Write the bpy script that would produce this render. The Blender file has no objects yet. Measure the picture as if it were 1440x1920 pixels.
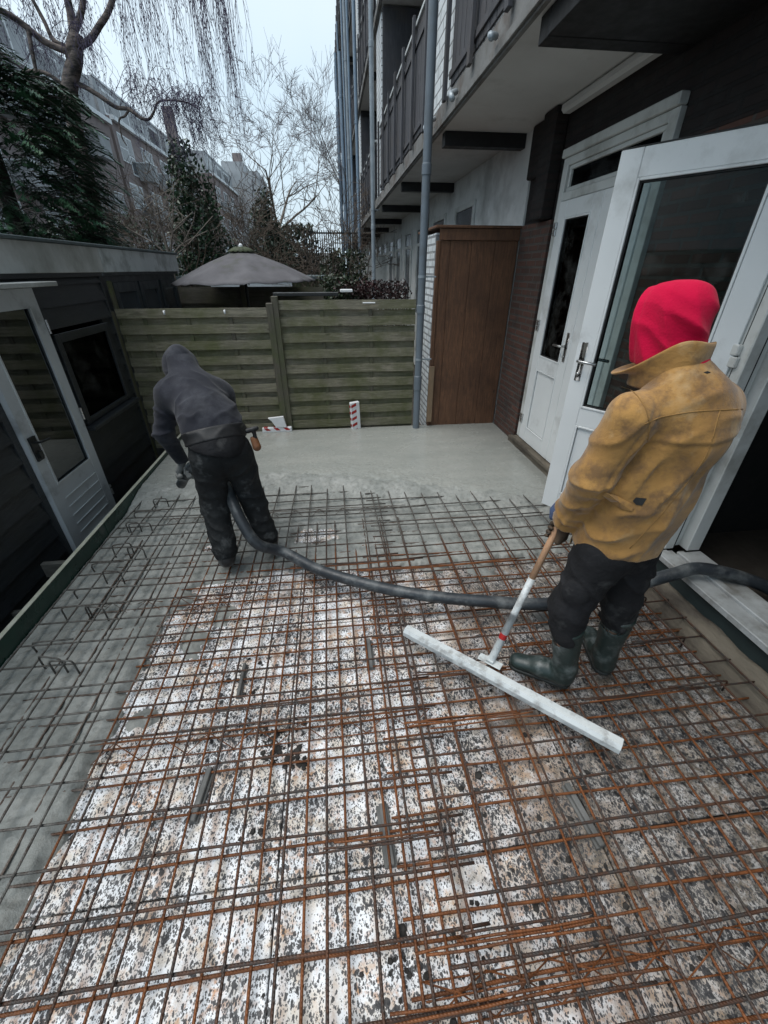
import bpy, math, random
import numpy as np
from mathutils import Vector, Matrix, noise as mnoise
random.seed(7); rng = np.random.default_rng(7)
R = math.radians
scene = bpy.context.scene
col = scene.collection

# ------------------------------------------------------------------ camera, sky, sun, exposure
CAMZ = 1.8
cam_d = bpy.data.cameras.new("camera"); cam = bpy.data.objects.new("camera", cam_d); col.objects.link(cam)
cam_d.sensor_fit = 'HORIZONTAL'; cam_d.sensor_width = 36; cam_d.lens = 36 * 760 / 1440
cam_d.clip_start = 0.02; cam_d.clip_end = 2000
cam.location = (0, 0, CAMZ)
cam.rotation_euler = (R(90 - 30.9), 0, -math.atan(105 / 886))
scene.camera = cam
scene.view_settings.view_transform = 'Standard'; scene.view_settings.look = 'None'
scene.view_settings.gamma = 1.0
scene.view_settings.exposure = 1.28
world = bpy.data.worlds.new("World"); scene.world = world; world.use_nodes = True
wn = world.node_tree.nodes; wl = world.node_tree.links
bg = wn['Background']
sky = wn.new('ShaderNodeTexSky'); sky.sky_type = 'NISHITA'; sky.sun_disc = False
sky.sun_elevation = R(42); sky.sun_rotation = R(-60); sky.air_density = 1.2; sky.dust_density = 6.0; sky.ozone_density = 1.5
mixw = wn.new('ShaderNodeMixRGB'); mixw.blend_type = 'MIX'
geo = wn.new('ShaderNodeTexCoord')
cl = wn.new('ShaderNodeTexNoise'); cl.inputs['Scale'].default_value = 1.6; cl.inputs['Detail'].default_value = 4
crw = wn.new('ShaderNodeValToRGB')
crw.color_ramp.elements[0].position = .3; crw.color_ramp.elements[0].color = (3.1, 4.5, 5.7, 1)
crw.color_ramp.elements[1].position = .7; crw.color_ramp.elements[1].color = (4.8, 5.6, 6.1, 1)
wl.new(geo.outputs['Generated'], cl.inputs['Vector']); wl.new(cl.outputs['Fac'], crw.inputs['Fac'])
mixw.inputs['Fac'].default_value = 0.82
wl.new(sky.outputs['Color'], mixw.inputs['Color1']); wl.new(crw.outputs['Color'], mixw.inputs['Color2'])
wl.new(mixw.outputs['Color'], bg.inputs['Color']); bg.inputs['Strength'].default_value = 0.075
sun_d = bpy.data.lights.new("sun", 'SUN'); sun = bpy.data.objects.new("sun", sun_d); col.objects.link(sun)
sun_d.energy = 1.1; sun_d.angle = R(45); sun_d.color = (1, .97, .93)
sun.rotation_euler = (R(20), 0, R(-70))

# ------------------------------------------------------------------ helpers
def tag(o, label=None, cat=None, group=None, kind=None):
    if label: o['label'] = label
    if cat: o['category'] = cat
    if group: o['group'] = group
    if kind: o['kind'] = kind
    return o
def empty(name, loc=(0, 0, 0), label=None, cat=None, group=None, kind=None):
    o = bpy.data.objects.new(name, None); col.objects.link(o); o.location = loc; o.empty_display_size = .1
    return tag(o, label, cat, group, kind)
def link_mesh(name, me, parent=None, mats=()):
    o = bpy.data.objects.new(name, me); col.objects.link(o)
    for m in mats: me.materials.append(m)
    if parent is not None:
        o.parent = parent
        if parent.parent is None: o.matrix_parent_inverse = Matrix.Translation(-Vector(parent.location))
    return o
def catmull(pts, n=10):
    P = [Vector(p) for p in pts]; P = [P[0] * 2 - P[1]] + P + [P[-1] * 2 - P[-2]]; out = []
    for i in range(1, len(P) - 2):
        for k in range(n):
            t = k / n; a, b, c_, d = P[i - 1], P[i], P[i + 1], P[i + 2]
            out.append(.5 * ((2 * b) + (c_ - a) * t + (2 * a - 5 * b + 4 * c_ - d) * t * t + (3 * b - 3 * c_ + d - a) * t ** 3))
    out.append(P[-2]); return out
def copy_tree(o, parent=None):
    c = o.copy(); col.objects.link(c)
    if parent is not None: c.parent = parent; c.matrix_parent_inverse = o.matrix_parent_inverse.copy()
    for ch in o.children: copy_tree(ch, c)
    return c
class MB:
    """collects shapes in one mesh"""
    def __init__(s, M=None): s.v = []; s.f = []; s.M = M; s.mi = []
    def add(s, vs, fs, mi=0):
        n = len(s.v)
        if s.M is not None: vs = [tuple(s.M @ Vector(p)) for p in vs]
        s.v += [tuple(p) for p in vs]; s.f += [tuple(i + n for i in f) for f in fs]; s.mi += [mi] * len(fs); return s
    def box(s, x0, x1, y0, y1, z0, z1, mi=0):
        if x0 > x1: x0, x1 = x1, x0
        if y0 > y1: y0, y1 = y1, y0
        if z0 > z1: z0, z1 = z1, z0
        return s.add([(x0, y0, z0), (x1, y0, z0), (x1, y1, z0), (x0, y1, z0), (x0, y0, z1), (x1, y0, z1), (x1, y1, z1), (x0, y1, z1)],
                     [(0, 3, 2, 1), (4, 5, 6, 7), (0, 1, 5, 4), (1, 2, 6, 5), (2, 3, 7, 6), (3, 0, 4, 7)], mi)
    def bbox(s, x0, x1, y0, y1, z0, z1, b=.004, mi=0):
        """box with chamfered edges"""
        if x0 > x1: x0, x1 = x1, x0
        if y0 > y1: y0, y1 = y1, y0
        if z0 > z1: z0, z1 = z1, z0
        b = min(b, (x1 - x0) * .45, (y1 - y0) * .45, (z1 - z0) * .45)
        X = (x0, x1); Y = (y0, y1); Z = (z0, z1); vs = []; idx = {}
        for i in (0, 1):
            for j in (0, 1):
                for k in (0, 1):
                    sx, sy, sz = (1 - 2 * i), (1 - 2 * j), (1 - 2 * k)
                    idx[i, j, k, 0] = len(vs); vs.append((X[i], Y[j] + sy * b, Z[k] + sz * b))
                    idx[i, j, k, 1] = len(vs); vs.append((X[i] + sx * b, Y[j], Z[k] + sz * b))
                    idx[i, j, k, 2] = len(vs); vs.append((X[i] + sx * b, Y[j] + sy * b, Z[k]))
        fs = []
        I = idx
        for i in (0, 1):
            q = [I[i, 0, 0, 0], I[i, 1, 0, 0], I[i, 1, 1, 0], I[i, 0, 1, 0]]; fs.append(q if i else q[::-1])
            q = [I[0, i, 0, 1], I[1, i, 0, 1], I[1, i, 1, 1], I[0, i, 1, 1]]; fs.append(q[::-1] if i else q)
            q = [I[0, 0, i, 2], I[1, 0, i, 2], I[1, 1, i, 2], I[0, 1, i, 2]]; fs.append(q if i else q[::-1])
        for a in (0, 1):
            for c in (0, 1):
                q = [I[0, a, c, 1], I[1, a, c, 1], I[1, a, c, 2], I[0, a, c, 2]]; fs.append(q if (a == c) else q[::-1])
                q = [I[a, 0, c, 2], I[a, 1, c, 2], I[a, 1, c, 0], I[a, 0, c, 0]]; fs.append(q if (a == c) else q[::-1])
                q = [I[a, c, 0, 0], I[a, c, 1, 0], I[a, c, 1, 1], I[a, c, 0, 1]]; fs.append(q if (a == c) else q[::-1])
        for i in (0, 1):
            for j in (0, 1):
                for k in (0, 1):
                    t = [I[i, j, k, 0], I[i, j, k, 1], I[i, j, k, 2]]
                    fs.append(t if (i + j + k) % 2 else t[::-1])
        return s.add(vs, fs, mi)
    def prism(s, poly, z0, z1, mi=0):
        n = len(poly); vs = [(x, y, z0) for x, y in poly] + [(x, y, z1) for x, y in poly]
        return s.add(vs, [tuple(range(n))[::-1], tuple(range(n, 2 * n))] + [(i, (i + 1) % n, n + (i + 1) % n, n + i) for i in range(n)], mi)
    def tube(s, pts, r, n=6, cap=True, mi=0, flat=1.0):
        pts = [Vector(p) for p in pts]; m = len(pts)
        rs = r if hasattr(r, '__len__') else [r] * m
        t0 = (pts[1] - pts[0]).normalized()
        up = Vector((0, 0, 1)) if abs(t0.z) < .9 else Vector((1, 0, 0))
        a = t0.cross(up).normalized(); vs = []
        for i, p in enumerate(pts):
            t = (pts[min(i + 1, m - 1)] - pts[max(i - 1, 0)]).normalized()
            a = (a - t * a.dot(t)).normalized(); b = t.cross(a)
            for k in range(n):
                an = 2 * math.pi * k / n
                vs.append(p + a * (math.cos(an) * rs[i]) + b * (math.sin(an) * rs[i] * flat))
        fs = []
        for i in range(m - 1):
            for k in range(n):
                k2 = (k + 1) % n
                fs.append((i * n + k, i * n + k2, (i + 1) * n + k2, (i + 1) * n + k))
        if cap: fs += [tuple(range(n))[::-1], tuple(range((m - 1) * n, m * n))]
        return s.add(vs, fs, mi)
    def cyl(s, a, b, r, n=16, mi=0): return s.tube([a, b], r, n, True, mi)
    def build(s, name, mat, parent=None, smooth=False):
        me = bpy.data.meshes.new(name); me.from_pydata(s.v, [], s.f)
        ms = mat if isinstance(mat, (list, tuple)) else [mat]
        if any(s.mi): me.polygons.foreach_set('material_index', s.mi)
        if smooth: me.polygons.foreach_set('use_smooth', [True] * len(me.polygons))
        me.update()
        return link_mesh(name, me, parent, ms)
def auto_smooth(o, deg=35):
    me = o.data; me.polygons.foreach_set('use_smooth', [True] * len(me.polygons))
    try: me.set_sharp_from_angle(angle=R(deg))
    except Exception: pass
    return o

# ------------------------------------------------------------------ materials
class NT:
    def __init__(s, name):
        s.m = bpy.data.materials.new(name); s.m.use_nodes = True; s.t = s.m.node_tree; s.n = s.t.nodes; s.l = s.t.links
        s.b = s.n['Principled BSDF']; s.g = s.n.new('ShaderNodeNewGeometry'); s.tc = s.n.new('ShaderNodeTexCoord')
    def mapv(s, scale=(1, 1, 1), src=None, rot=(0, 0, 0), loc=(0, 0, 0)):
        m = s.n.new('ShaderNodeMapping'); m.inputs['Scale'].default_value = scale; m.inputs['Rotation'].default_value = rot; m.inputs['Location'].default_value = loc
        s.l.new(src or s.g.outputs['Position'], m.inputs['Vector']); return m.outputs[0]
    def noise(s, scale, detail=4, vec=None, rough=.55, dist=0):
        n = s.n.new('ShaderNodeTexNoise'); n.inputs['Scale'].default_value = scale; n.inputs['Detail'].default_value = detail
        n.inputs['Roughness'].default_value = rough; n.inputs['Distortion'].default_value = dist
        s.l.new(vec or s.g.outputs['Position'], n.inputs['Vector']); return n.outputs['Fac']
    def vor(s, scale, vec=None, feature='F1', out='Distance', rnd=1.0):
        n = s.n.new('ShaderNodeTexVoronoi'); n.feature = feature; n.inputs['Scale'].default_value = scale; n.inputs['Randomness'].default_value = rnd
        s.l.new(vec or s.g.outputs['Position'], n.inputs['Vector']); return n.outputs[out]
    def ramp(s, fac, stops):
        r = s.n.new('ShaderNodeValToRGB'); e = r.color_ramp.elements
        while len(e) < len(stops): e.new(.5)
        for i, (p, c) in enumerate(stops):
            e[i].position = p; e[i].color = (c, c, c, 1) if not hasattr(c, '__len__') else (*c, 1)
        s.l.new(fac, r.inputs['Fac']); return r.outputs['Color']
    def mix(s, fac, a, b, mode='MIX'):
        m = s.n.new('ShaderNodeMixRGB'); m.blend_type = mode
        for k, v in (('Fac', fac), ('Color1', a), ('Color2', b)):
            if hasattr(v, 'is_output') or isinstance(v, bpy.types.NodeSocket): s.l.new(v, m.inputs[k])
            elif k == 'Fac': m.inputs[k].default_value = v
            else: m.inputs[k].default_value = (*v, 1) if hasattr(v, '__len__') else (v, v, v, 1)
        return m.outputs[0]
    def math(s, op, a, b=0.0, clamp=False):
        m = s.n.new('ShaderNodeMath'); m.operation = op; m.use_clamp = clamp
        for i, v in enumerate((a, b)):
            if isinstance(v, bpy.types.NodeSocket): s.l.new(v, m.inputs[i])
            else: m.inputs[i].default_value = v
        return m.outputs[0]
    def xyz(s):
        x = s.n.new('ShaderNodeSeparateXYZ'); s.l.new(s.g.outputs['Position'], x.inputs[0]); return x.outputs
    def set(s, k, v):
        if isinstance(v, bpy.types.NodeSocket): s.l.new(v, s.b.inputs[k])
        elif hasattr(v, '__len__') and len(v) == 3: s.b.inputs[k].default_value = (*v, 1)
        else: s.b.inputs[k].default_value = v
        return s
    def bump(s, h, strength=.3, dist=.01, prev=None):
        b = s.n.new('ShaderNodeBump'); b.inputs['Strength'].default_value = strength; b.inputs['Distance'].default_value = dist
        s.l.new(h, b.inputs['Height'])
        if prev is not None: s.l.new(prev, b.inputs['Normal'])
        s.l.new(b.outputs[0], s.b.inputs['Normal']); return b.outputs[0]

def plain(name, c1, c2=None, scale=8, rough=.7, bump=.2, bscale=60, bdist=.004, metal=0, stretch=(1, 1, 1), dirt=None, dscale=3, dpos=(.45, .7), rvar=.1, sheen=0, spec=.5):
    t = NT(name); v = t.mapv(stretch)
    c2 = c2 or tuple(x * .7 for x in c1)
    f = t.noise(scale, 5, v)
    c = t.mix(t.ramp(f, [(.32, 0), (.68, 1)]), c1, c2)
    if dirt:
        c = t.mix(t.ramp(t.noise(dscale, 6, v, .65), [(dpos[0], 0), (dpos[1], 1)]), c, dirt)
    t.set('Base Color', c)
    t.set('Roughness', t.ramp(t.noise(scale * 2.3, 3, v), [(.3, max(0, rough - rvar)), (.7, min(1, rough + rvar))]))
    t.set('Metallic', metal)
    t.set('Specular IOR Level', spec)
    if sheen: t.set('Sheen Weight', sheen)
    if bump: t.bump(t.noise(bscale, 5, v), bump, bdist)
    return t.m

M = {}
# polystyrene boards: white, peppered with dark grit, rust run-off, dirtier towards the door side
def eps_mat():
    t = NT('polystyrene'); X = t.xyz()
    base = t.mix(t.ramp(t.noise(220, 2), [(.35, 0), (.65, 1)]), (.87, .89, .91), (.78, .80, .83))
    # rust-brown staining
    st = t.ramp(t.noise(5.5, 6, None, .7), [(.44, 0), (.60, 1)])
    st2 = t.ramp(t.noise(38, 4, None, .6), [(.46, 0), (.62, 1)])
    base = t.mix(t.math('MULTIPLY', st, t.math('MULTIPLY', st2, .9)), base, (.50, .21, .055))
    base = t.mix(t.math('MULTIPLY', t.ramp(t.noise(13, 5, t.mapv(loc=(3, 5, 0)), .6), [(.46, 0), (.64, 1)]), .5), base, (.56, .42, .25))
    # warm band in the middle towards the squeegee
    dx = t.math('ABSOLUTE', t.math('SUBTRACT', X[0], t.math('ADD', .62, t.math('MULTIPLY', t.noise(2.2, 4), .3))))
    band = t.ramp(dx, [(.0, 1), (.42, 0)])
    band = t.math('MULTIPLY', band, t.ramp(t.noise(9, 6, None, .7), [(.36, 0), (.56, 1)]))
    base = t.mix(t.math('MULTIPLY', band, .85), base, (.24, .125, .05))
    # rust run-off under the lower bars
    fx = t.math('FRACT', t.math('DIVIDE', t.math('ADD', X[0], t.math('MULTIPLY', t.noise(5, 3), .03)), .15))
    ln = t.ramp(t.math('ABSOLUTE', t.math('SUBTRACT', fx, .32)), [(.02, 1), (.13, 0)])
    ln = t.math('MULTIPLY', ln, t.ramp(t.noise(4.5, 6, t.mapv((1, .5, 1)), .7), [(.42, 0), (.62, 1)]))
    base = t.mix(t.math('MULTIPLY', ln, .75), base, (.30, .135, .05))
    # wet dirty patches
    base = t.mix(t.math('MULTIPLY', t.ramp(t.noise(3.7, 7, t.mapv(loc=(9, 4, 2)), .72), [(.55, 0), (.66, 1)]), t.ramp(t.noise(26, 6, None, .75), [(.42, .9), (.58, .1)])), base, (.13, .11, .09))
    # dirty zone at the right
    dz = t.ramp(t.math('ADD', X[0], t.math('MULTIPLY', t.noise(1.7, 5), 1.3)), [(1.15, 0), (1.75, 1)])
    dz = t.n[dz.node.name].outputs['Color']
    gr = t.math('SUBTRACT', X[0], 0.55)
    gr = t.math('ADD', t.math('MULTIPLY', gr, .75), t.math('MULTIPLY', t.math('SUBTRACT', t.noise(2.6, 5, None, .65), .5), 1.5), False)
    gr = t.ramp(gr, [(-.0, 0), (.42, 1)])
    dn = t.ramp(t.noise(24, 8, None, .8), [(.44, 1), (.56, 0)])
    base = t.mix(t.math('MULTIPLY', gr, dn), base, (.05, .042, .033))
    base = t.mix(t.math('MULTIPLY', gr, .62), base, (.17, .145, .115))
    # broad grey film
    base = t.mix(t.math('MULTIPLY', t.ramp(t.noise(3.1, 5, None, .6), [(.45, 0), (.75, 1)]), .35), base, (.42, .41, .40))
    # specks, three sizes, cell-wise random size
    for sc, thr, hi, stretch, dens, c in ((118, .50, .40, (1.2, .74, 1), .34, (.035, .035, .04)), (210, .52, .44, (1.1, .8, 1), .28, (.07, .07, .07)), (72, .44, .4, (1.2, .72, 1), .58, (.03, .03, .033)), (36, .28, .27, (1.1, .8, 1), .74, (.02, .02, .022))):
        wob = t.n.new('ShaderNodeVectorMath'); wob.operation = 'MULTIPLY_ADD'
        nn = t.n.new('ShaderNodeTexNoise'); nn.inputs['Scale'].default_value = sc * 1.2; t.l.new(t.g.outputs['Position'], nn.inputs['Vector'])
        t.l.new(nn.outputs['Color'], wob.inputs[0]); wob.inputs[1].default_value = (.9 / sc,) * 3; t.l.new(t.g.outputs['Position'], wob.inputs[2])
        v = t.mapv(stretch, wob.outputs[0], (0, 0, .5))
        d = t.vor(sc, v); rc = t.vor(sc, v, out='Color')
        sz = t.n.new('ShaderNodeSeparateColor'); t.l.new(rc, sz.inputs[0])
        rad = t.ramp(t.math('ADD', sz.outputs[0], t.math('MULTIPLY', t.math('SUBTRACT', t.noise(3.1, 6, None, .68), .46), 1.5)), [(dens, 0), (1.0, 1)])
        m = t.math('LESS_THAN', d, t.math('MULTIPLY', rad, thr * 1.25))
        base = t.mix(t.math('MULTIPLY', m, .93), base, c)
    t.set('Base Color', base); t.set('Roughness', .55)
    n1 = t.bump(t.noise(160, 3), .35, .004)
    return t.m
M['eps'] = eps_mat()
def concrete_mat(name, wet):
    t = NT(name)
    c = t.mix(t.ramp(t.noise(4.5, 7, None, .68), [(.38, 0), (.62, 1)]), (.205, .215, .20), (.31, .315, .295))
    c = t.mix(t.ramp(t.noise(26, 6, None, .7), [(.50, 0), (.70, .8)]), c, (.14, .145, .135))
    X = t.xyz()
    t.set('Base Color', c)
    t.set('Roughness', t.ramp(t.noise(6, 4), [(.35, .30 if wet else .45), (.7, .6 if wet else .75)]))
    n1 = t.bump(t.noise(45, 6, None, .7), .5, .012)
    t.bump(t.noise(170, 4), .4, .003, n1)
    return t.m
M['concrete'] = concrete_mat('wet_concrete', True)
def smooth_conc():
    t = NT('screeded_concrete')
    X = t.xyz()
    v = t.mapv((1, 3, 1))
    c = t.mix(t.ramp(t.noise(1.6, 4, v), [(.3, 0), (.7, 1)]), (.32, .325, .30), (.265, .275, .255))
    c = t.mix(t.ramp(t.noise(55, 5, None, .75), [(.50, 0), (.72, 1)]), c, (.20, .21, .195))
    # trowel edge: rougher, darker aggregate near the front edge
    t.set('Base Color', c); t.set('Roughness', t.ramp(t.noise(5, 3), [(.3, .16), (.7, .34)])); t.set('Specular IOR Level', .5)
    n1 = t.bump(t.noise(38, 5, None, .7), .12, .006)
    t.bump(t.noise(7, 3, v), .12, .02, n1)
    return t.m
M['smooth_concrete'] = smooth_conc()
def rebar_mat(name, c_rust, c_dark, rusty):
    t = NT(name); X = t.xyz()
    rf = t.ramp(t.noise(6.5, 6, None, .68), [(.58 - rusty * .35, 0), (.72 - rusty * .3, 1)])
    c = t.mix(rf, c_dark, c_rust)
    c = t.mix(t.ramp(t.noise(40, 4), [(.4, 0), (.65, 1)]), c, tuple(x * .55 for x in c_rust))
    # cement slurry on the bars over the poured part (left strip and far half)
    s1 = t.math('SUBTRACT', -1.02, X[0]); s2 = t.math('SUBTRACT', X[1], 2.35)
    s = t.math('MAXIMUM', s1, s2)
    s = t.math('ADD', s, t.math('MULTIPLY', t.math('SUBTRACT', t.noise(3.5, 5, None, .65), .5), 1.1))
    s = t.ramp(s, [(.0, 0), (.22, 1)])
    sl = t.mix(t.ramp(t.noise(30, 4), [(.4, 0), (.62, 1)]), (.15, .15, .138), (.06, .056, .05))
    c = t.mix(t.math('MULTIPLY', s, .75), c, sl)
    t.set('Base Color', c); t.set('Roughness', .55); t.set('Metallic', .15); t.set('Specular IOR Level', .4)
    w = t.n.new('ShaderNodeTexWave'); w.bands_direction = 'DIAGONAL'; w.inputs['Scale'].default_value = 60
    t.l.new(t.g.outputs['Position'], w.inputs['Vector']); t.bump(w.outputs['Fac'], .5, .002)
    return t.m
M['rebar_top'] = rebar_mat('steel_bar_grey', (.13, .055, .028), (.045, .038, .034), .25)
M['rebar_low'] = rebar_mat('steel_bar_rusty', (.21, .072, .022), (.075, .040, .026), .72)
def brick_mat(name, c1, c2, mortar, scale=1, rough=.8, vertical='y', bumps=.6, dirt=(.03, .03, .03), bw=.22, bh=.065, mort=.012, dirtpos=(.5, .75)):
    t = NT(name); X = t.xyz()
    cb = t.n.new('ShaderNodeCombineXYZ')
    t.l.new(X[1] if vertical == 'y' else X[0], cb.inputs[0]); t.l.new(X[2], cb.inputs[1])
    b = t.n.new('ShaderNodeTexBrick'); b.inputs['Scale'].default_value = 1; b.inputs['Brick Width'].default_value = bw; b.inputs['Row Height'].default_value = bh
    b.inputs['Mortar Size'].default_value = mort; b.inputs['Mortar Smooth'].default_value = .3; b.inputs['Bias'].default_value = -.1
    b.inputs['Color1'].default_value = (*c1, 1); b.inputs['Color2'].default_value = (*c2, 1); b.inputs['Mortar'].default_value = (*mortar, 1)
    t.l.new(cb.outputs[0], b.inputs['Vector'])
    c = t.mix(t.ramp(t.noise(5, 6, None, .7), [(dirtpos[0], 0), (dirtpos[1], 1)]), b.outputs['Color'], dirt)
    c = t.mix(t.ramp(t.noise(60, 4), [(.3, .35), (.7, 0)]), c, tuple(x * .6 for x in c1))
    t.set('Base Color', c); t.set('Roughness', rough)
    inv = t.math('SUBTRACT', 1, b.outputs['Fac'])
    n1 = t.bump(inv, bumps, .008); t.bump(t.noise(90, 4), .35, .004, n1)
    return t.m
M['brick_dark'] = brick_mat('dark_brown_brick', (.020, .012, .011), (.011, .008, .0075), (.009, .008, .008))
M['brick_mid'] = brick_mat('red_brown_brick', (.11, .050, .036), (.055, .030, .024), (.075, .068, .06))
M['brick_white'] = brick_mat('white_painted_brick', (.74, .78, .80), (.66, .70, .72), (.20, .21, .22), bumps=1.0, dirt=(.45, .48, .48), bh=.095, bw=.26, mort=.009)
M['brick_cupboard'] = brick_mat('white_painted_blocks', (.72, .76, .78), (.62, .67, .70), (.22, .23, .24), bumps=1.0, dirt=(.40, .42, .40), bh=.07)
M['white_render'] = plain('white_render', (.70, .71, .70), (.58, .59, .58), 2.5, .75, .25, 70, .005, dirt=(.28, .28, .27), dscale=1.7, dpos=(.5, .8))
M['soffit'] = plain('soffit_paint', (.66, .66, .65), (.57, .57, .56), 1.6, .8, .2, 40, .006, dirt=(.30, .29, .27), dscale=1.2, dpos=(.5, .85))
M['slab_edge'] = plain('balcony_edge', (.22, .22, .215), (.15, .15, .145), 5, .8, .4, 40, .006, dirt=(.10, .075, .06), dscale=4, dpos=(.5, .7))
M['black_beam'] = plain('black_beam_paint', (.010, .010, .011), (.006, .006, .007), 6, .6, .15)
M['upvc'] = plain('white_door_paint', (.74, .76, .76), (.69, .71, .71), 3, .38, .08, 50, .002, dirt=(.36, .36, .34), dscale=2.6, dpos=(.55, .85), rvar=.06)
M['upvc_frame'] = plain('frame_paint', (.62, .63, .61), (.53, .54, .52), 3, .45, .1, 50, .002, dirt=(.24, .23, .20), dscale=3, dpos=(.52, .8))
M['groove'] = plain('dark_gasket', (.02, .02, .02), None, 5, .6, 0)
M['metal'] = plain('brushed_steel', (.55, .55, .54), (.42, .42, .42), 20, .3, .05, metal=.9)
M['pipe'] = plain('grey_plastic_pipe', (.155, .185, .215), (.125, .15, .175), 3, .42, .05, 60, .002, dirt=(.10, .11, .115), dscale=5, dpos=(.5, .8))
M['pipe_blue'] = plain('blue_grey_pipe', (.24, .32, .40), (.18, .25, .33), 3, .45, .05)
M['zinc'] = plain('zinc_pipe', (.34, .38, .41), (.24, .28, .31), 6, .45, .1, metal=.2)
def glass_mat(name, tr, refl_rough=.03, tint=(.5, .55, .55), gc=.6):
    t = NT(name); n = t.n; out = n['Material Output']
    tp = n.new('ShaderNodeBsdfTransparent'); tp.inputs[0].default_value = (*[x * tr for x in tint], 1)
    gl = n.new('ShaderNodeBsdfGlossy'); gl.inputs['Roughness'].default_value = refl_rough; gl.inputs[0].default_value = (gc, gc * 1.05, gc * 1.08, 1)
    fr = n.new('ShaderNodeFresnel'); fr.inputs[0].default_value = 1.5
    ad = t.math('MULTIPLY', fr.outputs[0], .75)
    mx = n.new('ShaderNodeMixShader'); t.l.new(ad, mx.inputs[0]); t.l.new(tp.outputs[0], mx.inputs[1]); t.l.new(gl.outputs[0], mx.inputs[2])
    df = n.new('ShaderNodeBsdfDiffuse'); df.inputs[0].default_value = (.35, .36, .34, 1)
    sm = t.ramp(t.noise(4.5, 6, None, .7), [(.5, 0), (.8, .14)])
    mx2 = n.new('ShaderNodeMixShader'); t.l.new(sm, mx2.inputs[0]); t.l.new(mx.outputs[0], mx2.inputs[1]); t.l.new(df.outputs[0], mx2.inputs[2])
    t.l.new(mx2.outputs[0], out.inputs['Surface']); return t.m
M['glass'] = glass_mat('window_glass', 1.4, gc=.24)
M['glass_dark'] = glass_mat('dark_window_glass', .30, gc=.20)
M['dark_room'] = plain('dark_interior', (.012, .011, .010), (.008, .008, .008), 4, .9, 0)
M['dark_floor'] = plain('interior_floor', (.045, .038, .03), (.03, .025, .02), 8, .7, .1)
def wood_mat(name, c1, c2, axis='x', scale=1.0, moss=None, mpos=(.5, .7), rough=.75, bump=.5, moss_z=None):
    t = NT(name)
    st = {'x': (.12, 1, 1), 'y': (1, .12, 1), 'z': (1, 1, .12)}[axis]
    v = t.mapv(tuple(a * scale for a in st))
    wob = t.noise(45, 8, v, .7, .6)
    c = t.mix(t.ramp(wob, [(.35, 0), (.65, 1)]), c1, c2)
    c = t.mix(t.ramp(t.noise(3.5, 4), [(.35, 0), (.7, .55)]), c, tuple(x * .55 for x in c1))
    # knots
    kv = t.mapv(tuple(a * 3.2 for a in ({'x': (.5, 1, 1), 'y': (1, .5, 1), 'z': (1, 1, .5)}[axis])))
    c = t.mix(t.ramp(t.vor(1.6, kv), [(.03, .8), (.09, 0)]), c, tuple(x * .3 for x in c2))
    if moss:
        c = t.mix(t.ramp(t.noise(2.4, 6, None, .7), [(mpos[0], 0), (mpos[1], .85)]), c, moss)
    t.set('Base Color', c); t.set('Roughness', rough); t.bump(wob, bump, .006)
    return t.m
M['fence_wood'] = wood_mat('weathered_fence_boards', (.30, .27, .20), (.095, .088, .062), 'x', 1, (.085, .095, .028), (.40, .66), bump=.9)
M['fence_post'] = wood_mat('weathered_fence_post', (.13, .115, .085), (.075, .068, .05), 'z', 1, (.07, .09, .025), (.42, .66))
M['fence_old'] = wood_mat('old_dark_fence', (.13, .115, .09), (.06, .055, .045), 'x', 1, (.050, .058, .02), (.45, .7))
M['black_boards'] = wood_mat('black_tarred_boards', (.040, .045, .050), (.020, .023, .027), 'y', 1, (.028, .03, .028), (.5, .7), rough=.42, bump=.5)
M['brown_wood'] = wood_mat('brown_stained_boards', (.20, .095, .048), (.085, .040, .022), 'z', 1, (.035, .018, .012), (.42, .8))
M['raw_wood'] = wood_mat('pale_timber', (.30, .20, .12), (.20, .14, .09), 'z', 1)
M['grey_plank'] = wood_mat('grey_plank', (.16, .15, .13), (.09, .085, .075), 'x', 1)
M['rail_wood'] = wood_mat('grey_balcony_boards', (.085, .085, .095), (.045, .046, .054), 'z', 1, (.09, .075, .065), (.5, .8))
M['rail_white'] = plain('white_rail', (.62, .64, .64), (.5, .52, .52), 6, .6)
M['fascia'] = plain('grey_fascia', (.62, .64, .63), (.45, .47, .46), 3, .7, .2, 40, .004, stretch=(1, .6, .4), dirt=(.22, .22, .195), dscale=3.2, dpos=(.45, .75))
M['fascia2'] = plain('pale_fascia', (.62, .66, .67), (.50, .54, .55), 3, .7, .15, dirt=(.13, .14, .13), dscale=4, dpos=(.5, .8))
M['edge_trim'] = plain('grey_roof_trim', (.10, .13, .135), (.07, .09, .095), 6, .5, .2)
M['grey_door'] = plain('grey_door_paint', (.56, .59, .61), (.50, .53, .55), 3, .4, .08, dirt=(.12, .12, .12), dscale=3, dpos=(.55, .85))
M['grey_shed'] = plain('dark_grey_paint', (.045, .055, .062), (.035, .043, .05), 4, .5, .15)
M['form_green'] = plain('green_form_face', (.016, .055, .038), (.010, .036, .025), 4, .32, .1, dirt=(.10, .11, .10), dscale=5, dpos=(.58, .78))
M['form_edge'] = plain('board_edge', (.50, .50, .42), (.36, .37, .28), 14, .7, .3)
M['hose'] = plain('black_rubber_hose', (.030, .036, .042), (.018, .021, .025), 10, .45, .3, 50, .004, dirt=(.15, .16, .16), dscale=7, dpos=(.46, .72))
M['hose_worn'] = M['hose']
M['spacer'] = plain('grey_plastic_spacer', (.15, .15, .145), (.09, .09, .085), 10, .6, .2)
M['soil'] = plain('dark_soil', (.055, .045, .034), (.025, .021, .017), 12, .95, .8, 35, .03, dirt=(.09, .08, .055), dscale=9, dpos=(.5, .7))
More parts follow.
